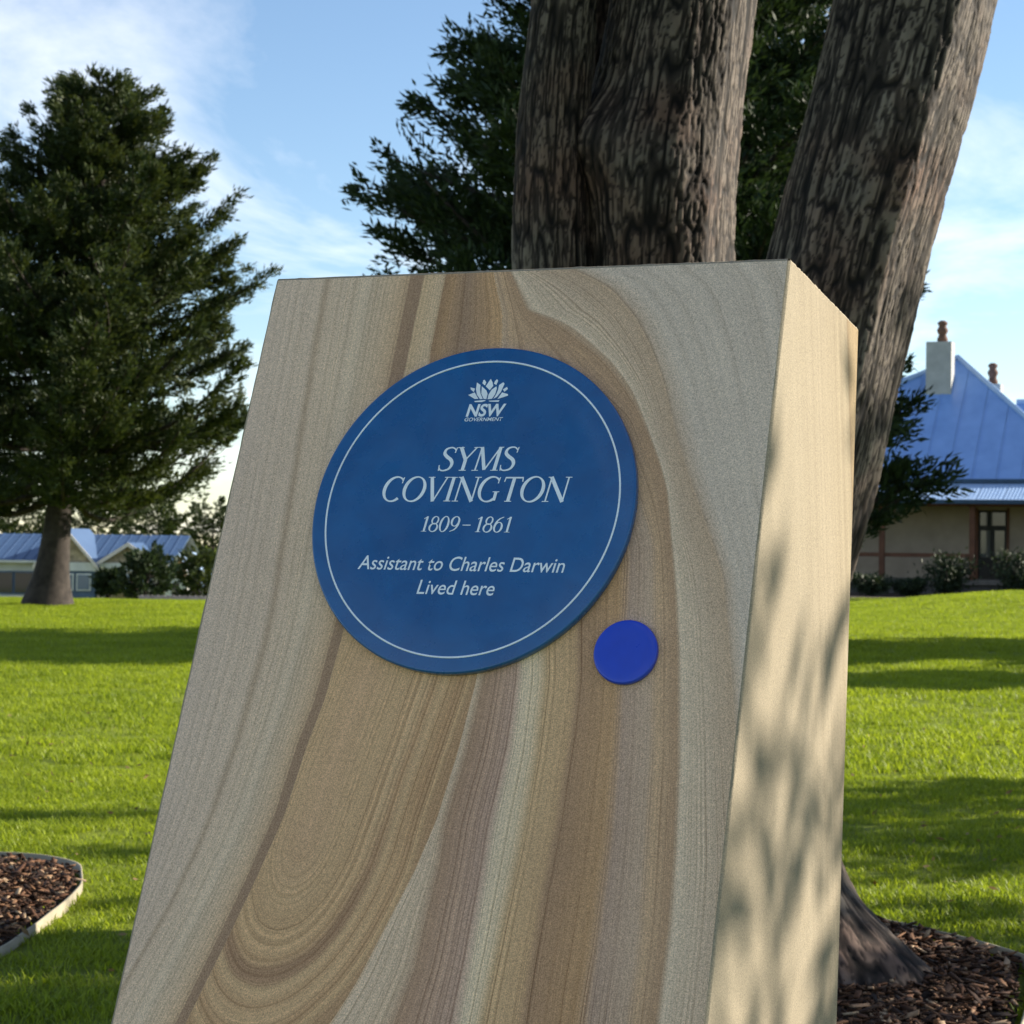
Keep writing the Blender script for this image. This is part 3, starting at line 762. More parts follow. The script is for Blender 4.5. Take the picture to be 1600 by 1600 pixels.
GLYPH = {
 'I': (0.36, [([[.18, 0], [.18, 1]], TKT), sf(.18, .016), sf(.18, .984)]),
 'T': (0.70, [([[.35, 0], [.35, 1]], TKT), sf(.35, .016), ([[.02, .968], [.68, .968]], 0.062), ([[.035, .99], [.02, .80]], 0.04), ([[.665, .99], [.69, .80]], 0.04)]),
 'V': (0.74, [([[.08, 1], [.37, 0]], TKT), ([[.68, 1], [.38, 0]], TNT), sf(.08, .984, .25), sf(.68, .984, .22)]),
 'N': (0.86, [([[.12, 0], [.12, 1]], TNT), ([[.10, 1], [.74, 0]], 0.13), ([[.74, 0], [.74, 1]], TNT), sf(.12, .016, .24), sf(.08, .984, .18), sf(.74, .984, .24)]),
 'M': (0.98, [([[.12, 0], [.14, 1]], TNT), ([[.14, 1], [.45, .04]], 0.12), ([[.82, 1], [.46, .04]], TNT), ([[.82, 0], [.82, 1]], TKT), sf(.12, .016, .24), sf(.82, .016, .27), sf(.09, .984, .16), sf(.86, .984, .16)]),
 'Y': (0.70, [([[.07, 1], [.36, .46]], TKT), ([[.66, 1], [.36, .46]], TNT), ([[.36, .47], [.36, 0]], TKT), sf(.07, .984, .25), sf(.66, .984, .22), sf(.36, .016)]),
 'C': (0.78, [(ell(.44, .5, .37, .5, 48, 312), ellw(48, 312, .135, .055)), ([[.70, .99], [.68, .74]], 0.04)]),
 'O': (0.90, [(ell(.44, .5, .375, .5, 0, 360, 60), ellw(0, 360, .135, .05, 15, 60))]),
 'G': (0.88, [(ell(.44, .5, .37, .5, 48, 308), ellw(48, 308, .135, .055)), ([[.70, .04], [.70, .40]], 0.115), sf(.69, .40, .25), ([[.70, .99], [.68, .74]], 0.04)]),
 'S': (0.58, [(spline([(.50, .84), (.40, .96), (.26, .985), (.12, .91), (.10, .74), (.22, .60), (.40, .46), (.48, .28), (.42, .09), (.26, .012), (.12, .03), (.05, .13)]), [.04, .05, .06, .09, .115, .13, .13, .115, .09, .06, .05, .04]), ([[.50, .99], [.48, .76]], 0.04), ([[.06, .0], [.03, .24]], 0.04)]),
 '1': (0.46, [([[.26, 0], [.26, 1]], .115), ([[.10, .84], [.28, .985]], .055), sf(.26, .016, .30)]),
 '8': (0.56, [(ell(.28, .745, .17, .245, 0, 360, 40), ellw(0, 360, .095, .05, 20, 40)), (ell(.28, .27, .21, .27, 0, 360, 40), ellw(0, 360, .11, .05, 20, 40))]),
 '0': (0.58, [(ell(.28, .5, .215, .5, 0, 360, 50), ellw(0, 360, .12, .05, 10, 50))]),
 '9': (0.57, [(ell(.28, .68, .20, .31, 0, 360, 40), ellw(0, 360, .115, .05, 10, 40)), (spline([(.48, .68), (.46, .42), (.34, .16), (.10, .01)]), [.11, .11, .08, .045])]),
 '6': (0.57, [(ell(.28, .32, .20, .32, 0, 360, 40), ellw(0, 360, .115, .05, 10, 40)), (spline([(.08, .32), (.11, .58), (.24, .84), (.47, .99)]), [.11, .11, .08, .045])]),
 '-': (0.62, [([[.06, .44], [.50, .44]], .06)]),
 ' ': (0.10, []),
}
def serif_line(text, name, u0, u1, vb, cap, shear, track=0.0):
    adv = [GLYPH[c][0] + track for c in text]; tot = sum(adv)
    k = (u1 - u0 - shear * cap * 0.9) / tot
    V, Fc = [], []; x = 0.0; lev = 0
    for ch, a in zip(text, adv):
        for P, W in GLYPH[ch][1]:
            L, R = ribbon(P, W)
            z = 0.00025 + 0.00004 * (lev % 9); lev += 1
            for i in range(len(L) - 1):
                q = [L[i], L[i + 1], R[i + 1], R[i]]; b = len(V)
                for p in q: V.append((u0 + (x + p[0]) * k + shear * cap * p[1], vb + cap * p[1], TH + z))
                Fc.append((b + 3, b + 2, b + 1, b))
        x += a
    me = npmesh(name, V, Fc)
    return link(name, me, M_PRINT, plaque)
serif_line('SYMS', 'name_lettering', -0.0513, 0.0560, 0.0458, 0.0312, 0.145)
serif_line('COVINGTON', 'name_lettering', -0.1227, 0.1285, 0.0054, 0.0322, 0.145)
serif_line('1809 - 1861', 'date_lettering', -0.0613, 0.0620, -0.0340, 0.0198, 0.13)

def sans_line(text, name, u0, u1, vb, height, shear=0.2, bold=0.0, z=0.0003):
    cu = bpy.data.curves.new(name, 'FONT'); cu.body = text; cu.size = 1.0; cu.shear = shear; cu.offset = bold; cu.fill_mode = 'FRONT'
    cu.resolution_u = 6
    o = bpy.data.objects.new('lettering_source', cu); COL.objects.link(o)
    bpy.context.view_layer.update()
    dg = bpy.context.evaluated_depsgraph_get()
    me = bpy.data.meshes.new_from_object(o.evaluated_get(dg))
    n = len(me.vertices); co = np.zeros(n * 3, np.float32); me.vertices.foreach_get('co', co); co = co.reshape(-1, 3)
    lo, hi = co.min(0), co.max(0)
    capm = 0.73 if True else hi[1]
    k = (u1 - u0) / (hi[0] - lo[0]); ky = height / capm
    co[:, 0] = u0 + (co[:, 0] - lo[0]) * k; co[:, 1] = vb + co[:, 1] * ky; co[:, 2] = TH + z
    me.vertices.foreach_set('co', co.ravel()); me.name = name; me.materials.clear(); me.update()
    bpy.data.objects.remove(o); bpy.data.curves.remove(cu)
    return link(name, me, M_PRINT, plaque)
sans_line('Assistant to Charles Darwin', 'caption_lettering', -0.1353, 0.1360, -0.0838, 0.0190, 0.18, 0.004)
sans_line('Lived here', 'caption_lettering', -0.0502, 0.0511, -0.1140, 0.0190, 0.18, 0.004)
sans_line('NSW', 'emblem_lettering', -0.0248, 0.0275, 0.1186, 0.0166, 0.16, 0.03)
sans_line('GOVERNMENT', 'emblem_lettering', -0.0254, 0.0258, 0.1118, 0.0050, 0.2, 0.012)
# flower emblem traced petal by petal
PETALS = [
 [(905, 262), (945, 340), (960, 420), (880, 520), (790, 430), (850, 340)], [(765, 280), (802, 340), (770, 412), (715, 360), (735, 290)],
 [(1045, 268), (1072, 300), (1030, 402), (975, 370), (1000, 310)], [(590, 342), (672, 400), (662, 500), (672, 600), (722, 712), (660, 722), (590, 620), (568, 500)],
 [(700, 428), (802, 520), (832, 600), (802, 722), (740, 712), (690, 600)], [(1032, 428), (1042, 480), (1002, 610), (930, 712), (830, 722), (852, 620), (920, 510)],
 [(1187, 338), (1217, 370), (1132, 560), (1040, 672), (962, 712), (1032, 600), (1072, 500), (1092, 400)], [(445, 453), (547, 480), (520, 562), (450, 500)],
 [(1272, 443), (1292, 490), (1210, 553), (1178, 500)], [(390, 625), (540, 568), (622, 712), (540, 717)], [(1295, 608), (1292, 642), (1055, 718), (1080, 680), (1160, 568)],
 [(530, 762), (760, 740), (792, 755), (700, 787), (540, 787)], [(850, 757), (1102, 744), (1080, 782), (880, 777)]]
mb = MB()
for k, pl in enumerate(PETALS):
    pts = []
    for zx, zy in pl:
        u, v = face_uv(710 + zx * 110 / 1600, 580 + zy * 110 / 1600); pts.append((u, v, TH + 0.0003))
    mb.poly(pts[::-1])
link('flower_emblem', mb.mesh('flower_emblem', fix=False), M_PRINT, plaque)

du, dv = face_uv(979.5, 1021)
disc2 = empty('blue_disc'); disc2.matrix_world = face_matrix(du, dv, 0)
tag(disc2, 'small plain bright blue disc below the large plaque', 'disc')
link('disc', disc_mesh(0.0385, 0.008, 'small_disc'), M_BLUE2, disc2)

# ================================================================== LARGE FURROWED TRUNKS
def bark_mat(name, c0, c1, c2, red):
    t = NT(name); co = t.coord(); a = t.attr('furrow')
    c = t.ramp(a, [(0.15, c0), (0.6, c1), (1.0, c2)])
    c = t.mix(0.75, c, t.ramp(t.noise(t.map(co, (26, 26, 5)), 1.0, 5, 0.6), [(0.3, (0.72, 0.70, 0.68)), (0.7, (1.25, 1.23, 1.2))]), 'MULTIPLY')
    r = t.ramp(t.noise(co, 2.2, 4), [(0.48, (0, 0, 0)), (0.66, (0.75,) * 3)])
    c = t.mix(r, c, t.mix(1.0, c, red, 'MULTIPLY'))
    g = t.ramp(t.noise(t.map(co, (1, 1, 0.5), loc=(4, 2, 1)), 3.0, 4), [(0.55, (0, 0, 0)), (0.72, (0.6,) * 3)])
    c = t.mix(g, c, t.mix(1.0, c, (1.7, 1.75, 1.8), 'MULTIPLY'))
    t.color(c); t.set(0.8, 0, 0.2)
    t.bump(t.noise(t.map(co, (90, 90, 22)), 1.0, 5, 0.65), 0.3, 0.005)
    return t.m
M_BARK = bark_mat('furrowed_bark', (0.005, 0.004, 0.0035), (0.040, 0.032, 0.027), (0.20, 0.168, 0.138), (1.05, 0.72, 0.64))

def trunk_mesh(name, path, rad, nth, nh, seed, lobes=0.05, burls=(), roots=0, depth=0.0075, width=0.0095, length=0.085, facets=()):
    """path (k,3), rad (k); ring grid displaced with furrows, lobes, burls and root flare"""
    path = np.asarray(path, float); rad = np.asarray(rad, float)
    d = np.concatenate([[0], np.cumsum(np.linalg.norm(np.diff(path, axis=0), axis=1))])
    s = np.concatenate([np.linspace(0, 1.15, nh // 6 + 1)[:-1], np.linspace(1.15, 4.1, nh - nh // 6 - nh // 8 + 1)[:-1], np.linspace(4.1, d[-1], nh // 8 + 1)])
    C = np.stack([np.interp(s, d, path[:, i]) for i in range(3)], -1)
    ker = np.hanning(2 * (nh // 10) + 3); ker /= ker.sum(); pad = len(ker) // 2
    C = np.stack([np.convolve(np.pad(C[:, i], pad, mode='reflect', reflect_type='odd'), ker, mode='valid') for i in range(3)], -1)
    R = np.interp(s, d, rad); R = np.convolve(np.pad(R, pad, mode='edge'), ker, mode='valid')
    th = np.arange(nth) * 2 * np.pi / nth
    TH_, S_ = np.meshgrid(th, s, indexing='xy'); Rg = R[:, None] + 0 * TH_
    cx, cy = np.cos(TH_), np.sin(TH_)
    r = Rg * (1 + lobes * 2 * (vnoise(cx * 1.6 + 5, cy * 1.6 + 3, S_ * 0.9, seed) - 0.5) + lobes * 1.2 * (vnoise(cx * 3.4, cy * 3.4, S_ * 1.7, seed + 3) - 0.5))
    if roots:
        fl = np.exp(-S_ / 0.13); ph = vnoise(cx * 2.0 + 9, cy * 2.0, 0.5, seed + 8)
        r = r + fl * (0.05 + 0.30 * np.clip(ph - 0.35, 0, 1)) * roots
    for (bt, bs, bw, bh) in burls:
        dt = np.angle(np.exp(1j * (TH_ - bt))) * Rg
        r = r + bh * np.exp(-(dt ** 2 + (S_ - bs) ** 2) / (2 * bw ** 2))
    for (fa, fr) in facets:                                     # flanks flattened so the sun draws a wider lit rim
        cs = np.cos(TH_ - fa - 0.25 * (vnoise(S_ * 0.8, 0.5, 0.5, seed + 50) - 0.5))
        r = np.where((cs > 0.2) & (S_ > 0.75), np.minimum(r, fr * Rg * (1 + 0.05 * (vnoise(S_ * 1.5, 0.2, 0.7, seed + 51) - 0.5)) / np.maximum(cs, 0.2)), r)
    # furrows: cells stretched along the stem, two scales, gently twisted
    arc = cx * R.mean(), cy * R.mean()
    wx = 0.02 * (fbm(arc[0] * 9, arc[1] * 9, S_ * 5, 3, seed + 20) - 0.5); wy = 0.02 * (fbm(arc[0] * 9 + 40, arc[1] * 9, S_ * 5, 3, seed + 21) - 0.5)
    # plates parted by narrow cracks: zero lines of stretched noise at three scales
    def crack(w_, l_, sd, sharp):
        n_ = vnoise((arc[0] + wx) / w_, (arc[1] + wy) / w_, (S_ + 3 * wx) / l_, sd)
        return np.clip(1 - np.abs(2 * n_ - 1) / sharp, 0, 1)
    c1 = crack(width * 2.6, length * 2.4, seed + 30, 0.22); c2 = crack(width * 1.3, length * 1.1, seed + 31, 0.22); c3 = crack(width * 0.8, length * 0.45, seed + 32, 0.2)
    plate = fbm((arc[0] + wx) / (width * 2.2), (arc[1] + wy) / (width * 2.2), S_ / (length * 2.0), 3, seed + 34)
    cr_ = np.clip(np.maximum(c1, np.maximum(0.75 * c2, 0.45 * c3)), 0, 1)
    fur = np.clip(0.82 - 0.82 * cr_ + 0.32 * (plate - 0.5), 0, 1)
    coarse = fbm(arc[0] * 11, arc[1] * 11, S_ * 3.0, 3, seed + 40) - 0.5
    r = r - depth * cr_ + 0.006 * (plate - 0.5) + 0.016 * coarse
    T = np.gradient(C, axis=0); T /= np.linalg.norm(T, axis=1)[:, None]
    A = np.array([1.0, 0, 0]) - T * T[:, 0:1]; A /= np.linalg.norm(A, axis=1)[:, None]; B = np.cross(T, A)
    V = C[:, None, :] + r[:, :, None] * (cx[..., None] * A[:, None, :] + cy[..., None] * B[:, None, :])
    i = np.arange(nh)[:, None] * nth; j = np.arange(nth)[None, :]; j2 = (j + 1) % nth
    Q = np.stack([i + j, i + j2, i + nth + j2, i + nth + j], -1).reshape(-1, 4)
    me = npmesh(name, V.reshape(-1, 3), Q, smooth=True)
    a = me.attributes.new('furrow', 'FLOAT', 'POINT'); a.data.foreach_set('value', fur.astype(np.float32).ravel())
    return me

def stem_from_px(pts, Y, top):
    """(column, row) centre points at depth Y (a number or one per point), extended upwards to height top"""
    P = [at(x, y, Yk) for (x, y), Yk in zip(pts, Y)]
    d = P[-1] - P[-2]; d /= d[2]
    P.append(P[-1] + d * 0.6 * max(0.5, (top - P[-1][2])) + np.array([0, 0, 0.4 * max(0.5, (top - P[-1][2]))]))
    return np.array(P)

# ------------------------------------------------------------------ foliage
def leaf_quads(P, D, L, W, rng):
    """diamond leaves: base point P, unit direction D"""
    n = len(P); up = rng.normal(size=(n, 3)); S = np.cross(D, up); S /= np.linalg.norm(S, axis=1)[:, None] + 1e-9
    V = np.stack([P, P + D * (L * 0.45)[:, None] + S * (W / 2)[:, None], P + D * L[:, None], P + D * (L * 0.45)[:, None] - S * (W / 2)[:, None]], 1)
    return V.reshape(-1, 3)

def quads(n): return np.arange(n * 4).reshape(-1, 4)

def unit(v): return v / (np.linalg.norm(v, axis=-1, keepdims=True) + 1e-9)

def conifer(rng, H, lean, prof, zb, nlimb, per_m, leaf_n, leaf_l, leaf_w, r0, elev=(5, 45), twig=0.75, side=None, jit=(0.62, 1.10)):
    """trunk path, limb tubes and leaf array of a broad cypress-like conifer; prof(z) = crown radius"""
    zz = np.concatenate([np.linspace(0, 1.2, 6)[:-1], np.linspace(1.2, H, 13)])
    wob = np.stack([0.10 * np.sin(zz * 0.9 + 1), 0.10 * np.cos(zz * 0.7), 0 * zz], -1)
    path = np.stack([lean[0] * (zz / H), lean[1] * (zz / H), zz], -1) + wob * (zz / H)[:, None]
    rad = r0 * (1 - 0.93 * (zz / H) ** 0.8) + r0 * 0.75 * np.exp(-zz / 0.45)
    LV, LQ, nv = [], [], 0
    leaves = []
    ga = 2.39996
    for k in range(nlimb):
        f = (k + rng.uniform(0, 1)) / nlimb
        z = zb + (H - zb) * (f ** 0.9) * 0.985
        az = k * ga + rng.normal(0, 0.35)
        R = prof(z)
        if side is not None: R *= side(az)
        Ln = R * rng.uniform(*jit)
        if Ln < 0.15: Ln = 0.15
        e = math.radians(elev[0] + (elev[1] - elev[0]) * f + rng.normal(0, 9))
        o = np.array([np.interp(z, zz, path[:, i]) for i in range(3)])
        h = np.array([math.cos(az), math.sin(az), 0])
        t = np.linspace(0, 1, 9)
        bend = rng.normal(0, 0.22)
        hp = np.array([-h[1], h[0], 0])
        pts = o + np.outer(t, h) * Ln * math.cos(e) + np.outer(t, [0, 0, 1]) * Ln * math.sin(e) + np.outer(-0.16 * np.sin(t * math.pi) * Ln * (1 - f) + 0.12 * Ln * t ** 3, [0, 0, 1]) + np.outer(t ** 2 * bend * Ln, hp)
        rr = max(0.012, np.interp(z, zz, rad) * 0.36) * (1 - 0.85 * t) + 0.006
        V, Q = tube_arrays(pts, rr, 6); LV.append(V); LQ.append(Q + nv); nv += len(V)
        nb = max(4, int(Ln * per_m))
        tb = np.sort(rng.uniform(0.16, 1.0, nb)); tb[-1] = 1.0
        Bp = np.stack([np.interp(tb, t, pts[:, i]) for i in range(3)], -1)
        sgn = np.where(np.arange(nb) % 2 == 0, 1, -1)
        ang = rng.normal(0.85, 0.3, nb) * sgn * (1 - 0.55 * tb ** 4)
        bl = (0.22 + 0.42 * Ln * (1 - tb) ** 0.8) * rng.uniform(0.6, 1.2, nb) * twig
        bl = np.clip(bl, 0.2, 1.15)
        bd = unit(np.cos(ang)[:, None] * h + np.sin(ang)[:, None] * hp + np.stack([0 * ang, 0 * ang, rng.normal(0.22, 0.25, nb)], -1))
        m_ = max(5, int(leaf_n))
        q = rng.uniform(0.05, 1.0, (nb, m_)) ** 0.8
        Pq = Bp[:, None, :] + bd[:, None, :] * (q * bl[:, None])[..., None] + np.array([0, 0, 0.14])[None, None, :] * (q ** 2 * bl[:, None])[..., None] + rng.normal(0, 0.055, (nb, m_, 3))
        Dq = unit(bd[:, None, :] * 0.9 + rng.normal(0, 0.42, (nb, m_, 3)) + np.array([0, 0, 0.38]))
        leaves.append(np.concatenate([Pq.reshape(-1, 3), Dq.reshape(-1, 3)], 1))
    LF = np.concatenate(leaves)
    n = len(LF)
    L = leaf_l * rng.uniform(0.6, 1.5, n); W = leaf_w * rng.uniform(0.7, 1.4, n)
    V = leaf_quads(LF[:, :3], LF[:, 3:], L, W, rng)
    return path, rad, np.concatenate(LV), np.concatenate(LQ), V

M_BARK_FAR = plain('conifer_bark', (0.040, 0.032, 0.027), 0.9, 0.35, 5, bump=0.5, bscale=30)
M_LEAF_OLIVE = leaf_mat('olive_conifer_leaf', (0.017, 0.033, 0.012), (0.058, 0.078, 0.022), (1.1, 1.0, 0.6), 0.26)
M_LEAF_DARK = leaf_mat('dark_conifer_leaf', (0.012, 0.026, 0.012), (0.036, 0.058, 0.020), (1.0, 1.0, 0.6), 0.22)
M_LEAF_SHRUB = leaf_mat('shrub_leaf', (0.014, 0.026, 0.014), (0.045, 0.065, 0.026), (1.0, 1.0, 0.6), 0.2)

def tree_thing(name, label, loc, data, leafmat, barkmat, group=None):
    path, rad, LV, LQ, CVt = data
    root = empty(name, tuple(loc)); tag(root, label, 'tree', group)
    V, Q = tube_arrays(path - np.array([0, 0, 0.12]) * (path[:, 2:3] < 0.01), rad, 18)
    link('trunk', npmesh('trunk', V, Q, smooth=True), barkmat, root)
    link('limbs', npmesh('limbs', LV, LQ, smooth=True), barkmat, root)
    link('crown', npmesh('crown', CVt, quads(len(CVt) // 4)), leafmat, root)
    return root

def copy_tree(o, parent=None):
    c = o.copy(); COL.objects.link(c); c.parent = parent
    for chd in list(o.children): copy_tree(chd, c)
    return c

# conifer standing by itself on the far lawn
YL = 42.0
pl = at(74, 950, YL); gl = float(ground_z(pl[0], pl[1]))
zl = lambda row: CZ + (HOR - row) / F * YL - gl
profL = lambda z: np.interp(z, [zl(870), zl(830), zl(700), zl(560), zl(450), zl(330), zl(250), zl(180), zl(110)], [3.4, 4.3, 4.8, 4.4, 3.8, 2.8, 1.9, 1.15, 0.35])
rng = np.random.default_rng(21)
dL = conifer(rng, zl(150), (1.0, 0.3), lambda z: 0.84 * profL(z), zl(785), 185, 10, 52, 0.135, 0.037, 0.33, (-2, 26), 0.9, jit=(0.72, 1.04))
conL = tree_thing('conifer_tree', 'olive green conifer with flared trunk alone on the far lawn', (pl[0], pl[1], gl), dL, M_LEAF_OLIVE, M_BARK_FAR)

# dense dark conifer behind the large trunks
YB = 30.0
pb = at(1035, 930, YB); gb = float(ground_z(pb[0], pb[1]))
zb_ = lambda row: CZ + (HOR - row) / F * YB - gb
profB = lambda z: np.interp(z, [1.4, zb_(790), zb_(700), zb_(590), zb_(500), zb_(400), zb_(270), zb_(150), zb_(0), 13.0], [3.3, 3.7, 4.0, 3.2, 3.6, 4.0, 3.4, 2.8, 2.4, 0.4])
rng = np.random.default_rng(33)
dB = conifer(rng, 13.0, (0.2, 0.0), profB, 1.9, 330, 9.0, 46, 0.14, 0.042, 0.42, (-6, 20), 1.5, jit=(0.88, 1.02), side=lambda az: 1.0 - 0.12 * math.cos(az))
conB = tree_thing('conifer_tree', 'dense dark conifer seen behind the large furrowed trunks', (pb[0], pb[1], gb), dB, M_LEAF_DARK, M_BARK_FAR)

# conifers beyond the right side of the view whose shadows cross the lawn
for lab, (x, y), s, rz in (
        ('conifer on the lawn beside the verandah house, casting the broad shadow', (13.2, 29.8), 0.95, 1.0),
        ('conifer beyond the near shrub, casting the wedge of shade', (16.8, 25.2), 0.62, 2.6),
        ('conifer at the far edge of the lawn before the verandah house', (27.0, 62.0), 0.9, 4.0)):
    c = copy_tree(conL); c.location = (x, y, float(ground_z(x, y))); c.scale = (s, s, s); c.rotation_euler = (0, 0, rz); c['label'] = lab

# forked pair of trunks
def big_tree():
    root = empty('cypress_tree', (0.51, 7.65, 0))
    tag(root, 'large forked tree with furrowed grey brown bark and a burl', 'tree')
    L = np.array(root.location)
    Y = 7.65
    mid = stem_from_px([(1010, 1400), (1018, 900), (1022, 420), (1030, 300), (1050, 130), (1072, 0)], [Y] * 6, 8.5)
    mid[0, 2] = -0.06
    r = np.array([0.36, 0.32, 0.288, 0.29, 0.272, 0.262, 0.14])
    me = trunk_mesh('trunk', mid - L, r, 280, 600, 3, 0.06, burls=((math.radians(-150), 2.86, 0.10, 0.10), (math.radians(-105), 2.75, 0.16, 0.05)), roots=1.0, facets=((math.radians(-24), 0.86),))
    link('trunk', me, M_BARK, root)
    lef = stem_from_px([(905, 1400), (880, 900), (862, 420), (862, 250), (872, 80), (882, 0)], [Y - 0.12] * 6, 8.0)
    lef[0, 2] = -0.06
    me = trunk_mesh('stem', lef - L, np.array([0.2, 0.17, 0.145, 0.135, 0.122, 0.118, 0.07]), 170, 500, 5, 0.07, roots=0.6)
    link('stem', me, M_BARK, root)
    bk = stem_from_px([(960, 1400), (945, 900), (938, 420), (932, 200), (930, 0)], [Y + 0.24] * 5, 7.5)
    bk[0, 2] = -0.06
    me = trunk_mesh('stem', bk - L, np.array([0.2, 0.17, 0.15, 0.14, 0.13, 0.07]), 100, 250, 6, 0.06)
    link('stem', me, M_BARK, root)
    tops = [mid[-2:], lef[-2:], bk[-2:]]
    return root, L
tree_fork, LF_ = big_tree()

def lean_tree():
    root = empty('cypress_tree', (0.95, 6.9, 0))
    tag(root, 'large single trunk leaning outward with bark lit along one edge', 'tree')
    L = np.array(root.location)
    Y = 6.9
    P = stem_from_px([(1212, 1520), (1170, 1350), (1160, 1100), (1206, 900), (1260, 700), (1318, 430), (1388, 180), (1436, 0)], [6.9, 6.9, 6.9, 6.9, 6.92, 6.95, 7.0, 7.05], 8.0)
    P[0, 2] = -0.06
    r = np.array([0.285, 0.25, 0.25, 0.258, 0.258, 0.262, 0.272, 0.278, 0.15])
    me = trunk_mesh('trunk', P - L, r, 280, 600, 14, 0.05, burls=((math.radians(-20), 0.05, 0.16, 0.10), (math.radians(-70), 0.0, 0.15, 0.07)), roots=0.75, facets=((math.radians(-31), 0.84),))
    link('trunk', me, M_BARK, root)
    return root, L
tree_lean, LL_ = lean_tree()

# crowns of the two large trees: high foliage above the view and a low limb reaching out to the sunny side
def high_crown(root, base, c0, rad, zlo, zhi, nlimb, seed, reach=()):  # unseen canopy, shifted towards the camera and thickened to darken the trunks
    rng = np.random.default_rng(seed)
    prof = lambda z: np.interp(z, [zlo, zlo + 1.5, (zlo + zhi) / 2, zhi], [rad * 0.75, rad, rad * 0.85, 0.5])
    d = conifer(rng, zhi, (0.0, 0.0), prof, zlo, nlimb, 7, 30, 0.22, 0.10, 0.15, (8, 40), 1.0)
    off = np.array(c0) - base; off[2] = 0
    keep = d[4].reshape(-1, 4, 3)
    link('limbs', npmesh('limbs', d[2] + off, d[3], smooth=True), M_BARK_FAR, root)
    link('crown', npmesh('crown', (keep + off).reshape(-1, 3), quads(len(keep))), M_LEAF_DARK, root)
high_crown(tree_fork, LF_, (-0.6, 7.0, 0), 4.2, 4.9, 10.5, 60, 51)
high_crown(tree_lean, LL_, (0.6, 5.6, 0), 3.2, 4.9, 10.0, 50, 52)

def low_limb(root, base, start, pts, seed, nper, leafn, name='limb'):
    """a drooping limb with sprays of foliage along it"""
    rng = np.random.default_rng(seed); P = np.array([start] + list(pts), float)
    S = spline(P, 8); t = np.linspace(0, 1, len(S))
    V, Q = tube_arrays(S - base, 0.075 * (1 - 0.85 * t) + 0.008, 8)
    link(name, npmesh(name, V, Q, smooth=True), M_BARK_FAR, root)
    tb = rng.uniform(0.35, 1.0, nper)
    Bp = np.stack([np.interp(tb, t, S[:, i]) for i in range(3)], -1)
    bd = unit(rng.normal(0, 1, (nper, 3)) * np.array([1, 1, 0.55]) + np.array([0, 0, -0.35])); bl = rng.uniform(0.25, 0.95, nper)
    q = rng.uniform(0.1, 1, (nper, leafn))
    Pq = Bp[:, None] + bd[:, None] * (q * bl[:, None])[..., None] + np.array([0, 0, -0.25]) * (q ** 2 * bl[:, None])[..., None] + rng.normal(0, 0.03, (nper, leafn, 3))
    Dq = unit(bd[:, None] + rng.normal(0, 0.5, (nper, leafn, 3)))
    n = nper * leafn
    Vq = leaf_quads(Pq.reshape(-1, 3) - base, Dq.reshape(-1, 3), 0.11 * rng.uniform(0.6, 1.4, n), 0.03 * rng.uniform(0.7, 1.4, n), rng)
    link('foliage', npmesh('foliage', Vq, quads(n)), M_LEAF_DARK, root)
low_limb(tree_lean, LL_, (1.75, 7.05, 4.6), [(3.0, 6.0, 4.4), (4.3, 4.9, 3.5), (5.0, 4.3, 2.65), (5.25, 4.0, 1.9)], 71, 130, 32)

# ================================================================== VERANDAH HOUSE
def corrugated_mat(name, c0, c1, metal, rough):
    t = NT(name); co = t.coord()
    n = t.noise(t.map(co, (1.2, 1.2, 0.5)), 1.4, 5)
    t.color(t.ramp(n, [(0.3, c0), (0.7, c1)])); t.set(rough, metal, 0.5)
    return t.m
M_ROOF = corrugated_mat('sky_tinted_roof_iron', (0.15, 0.29, 0.60), (0.20, 0.36, 0.70), 0.0, 0.38)  # grey iron; the blue of the reflected sky is put into the colour
M_ROOF2 = corrugated_mat('verandah_roof_iron', (0.30, 0.44, 0.66), (0.36, 0.50, 0.70), 0.0, 0.4)  # paler iron, reflected sky likewise mixed into the base colour
M_GUTTER = plain('dark_gutter', (0.035, 0.07, 0.12), 0.5)
M_WALL = plain('pinkish_render', (0.36, 0.285, 0.215), 0.9, 0.08, 2)
M_TIMBER = plain('red_brown_timber', (0.13, 0.055, 0.03), 0.7, 0.15, 6)
M_CHIM = plain('grey_chimney_render', (0.40, 0.40, 0.38), 0.9, 0.08, 3)
M_POT = plain('terracotta_pot', (0.16, 0.085, 0.06), 0.85, 0.15, 6)
M_DOOR = plain('dark_door', (0.022, 0.018, 0.014), 0.4, 0.1)
M_FLOOR = plain('verandah_boards', (0.14, 0.12, 0.10), 0.85)
M_STONEBASE = plain('dark_footing', (0.09, 0.08, 0.075), 0.9)
def glass_mat(name='window_glass', c=(0.03, 0.035, 0.035)):
    t = NT(name); t.color(c); t.set(0.08, 0, 0.6); return t.m
M_GLASS = glass_mat()

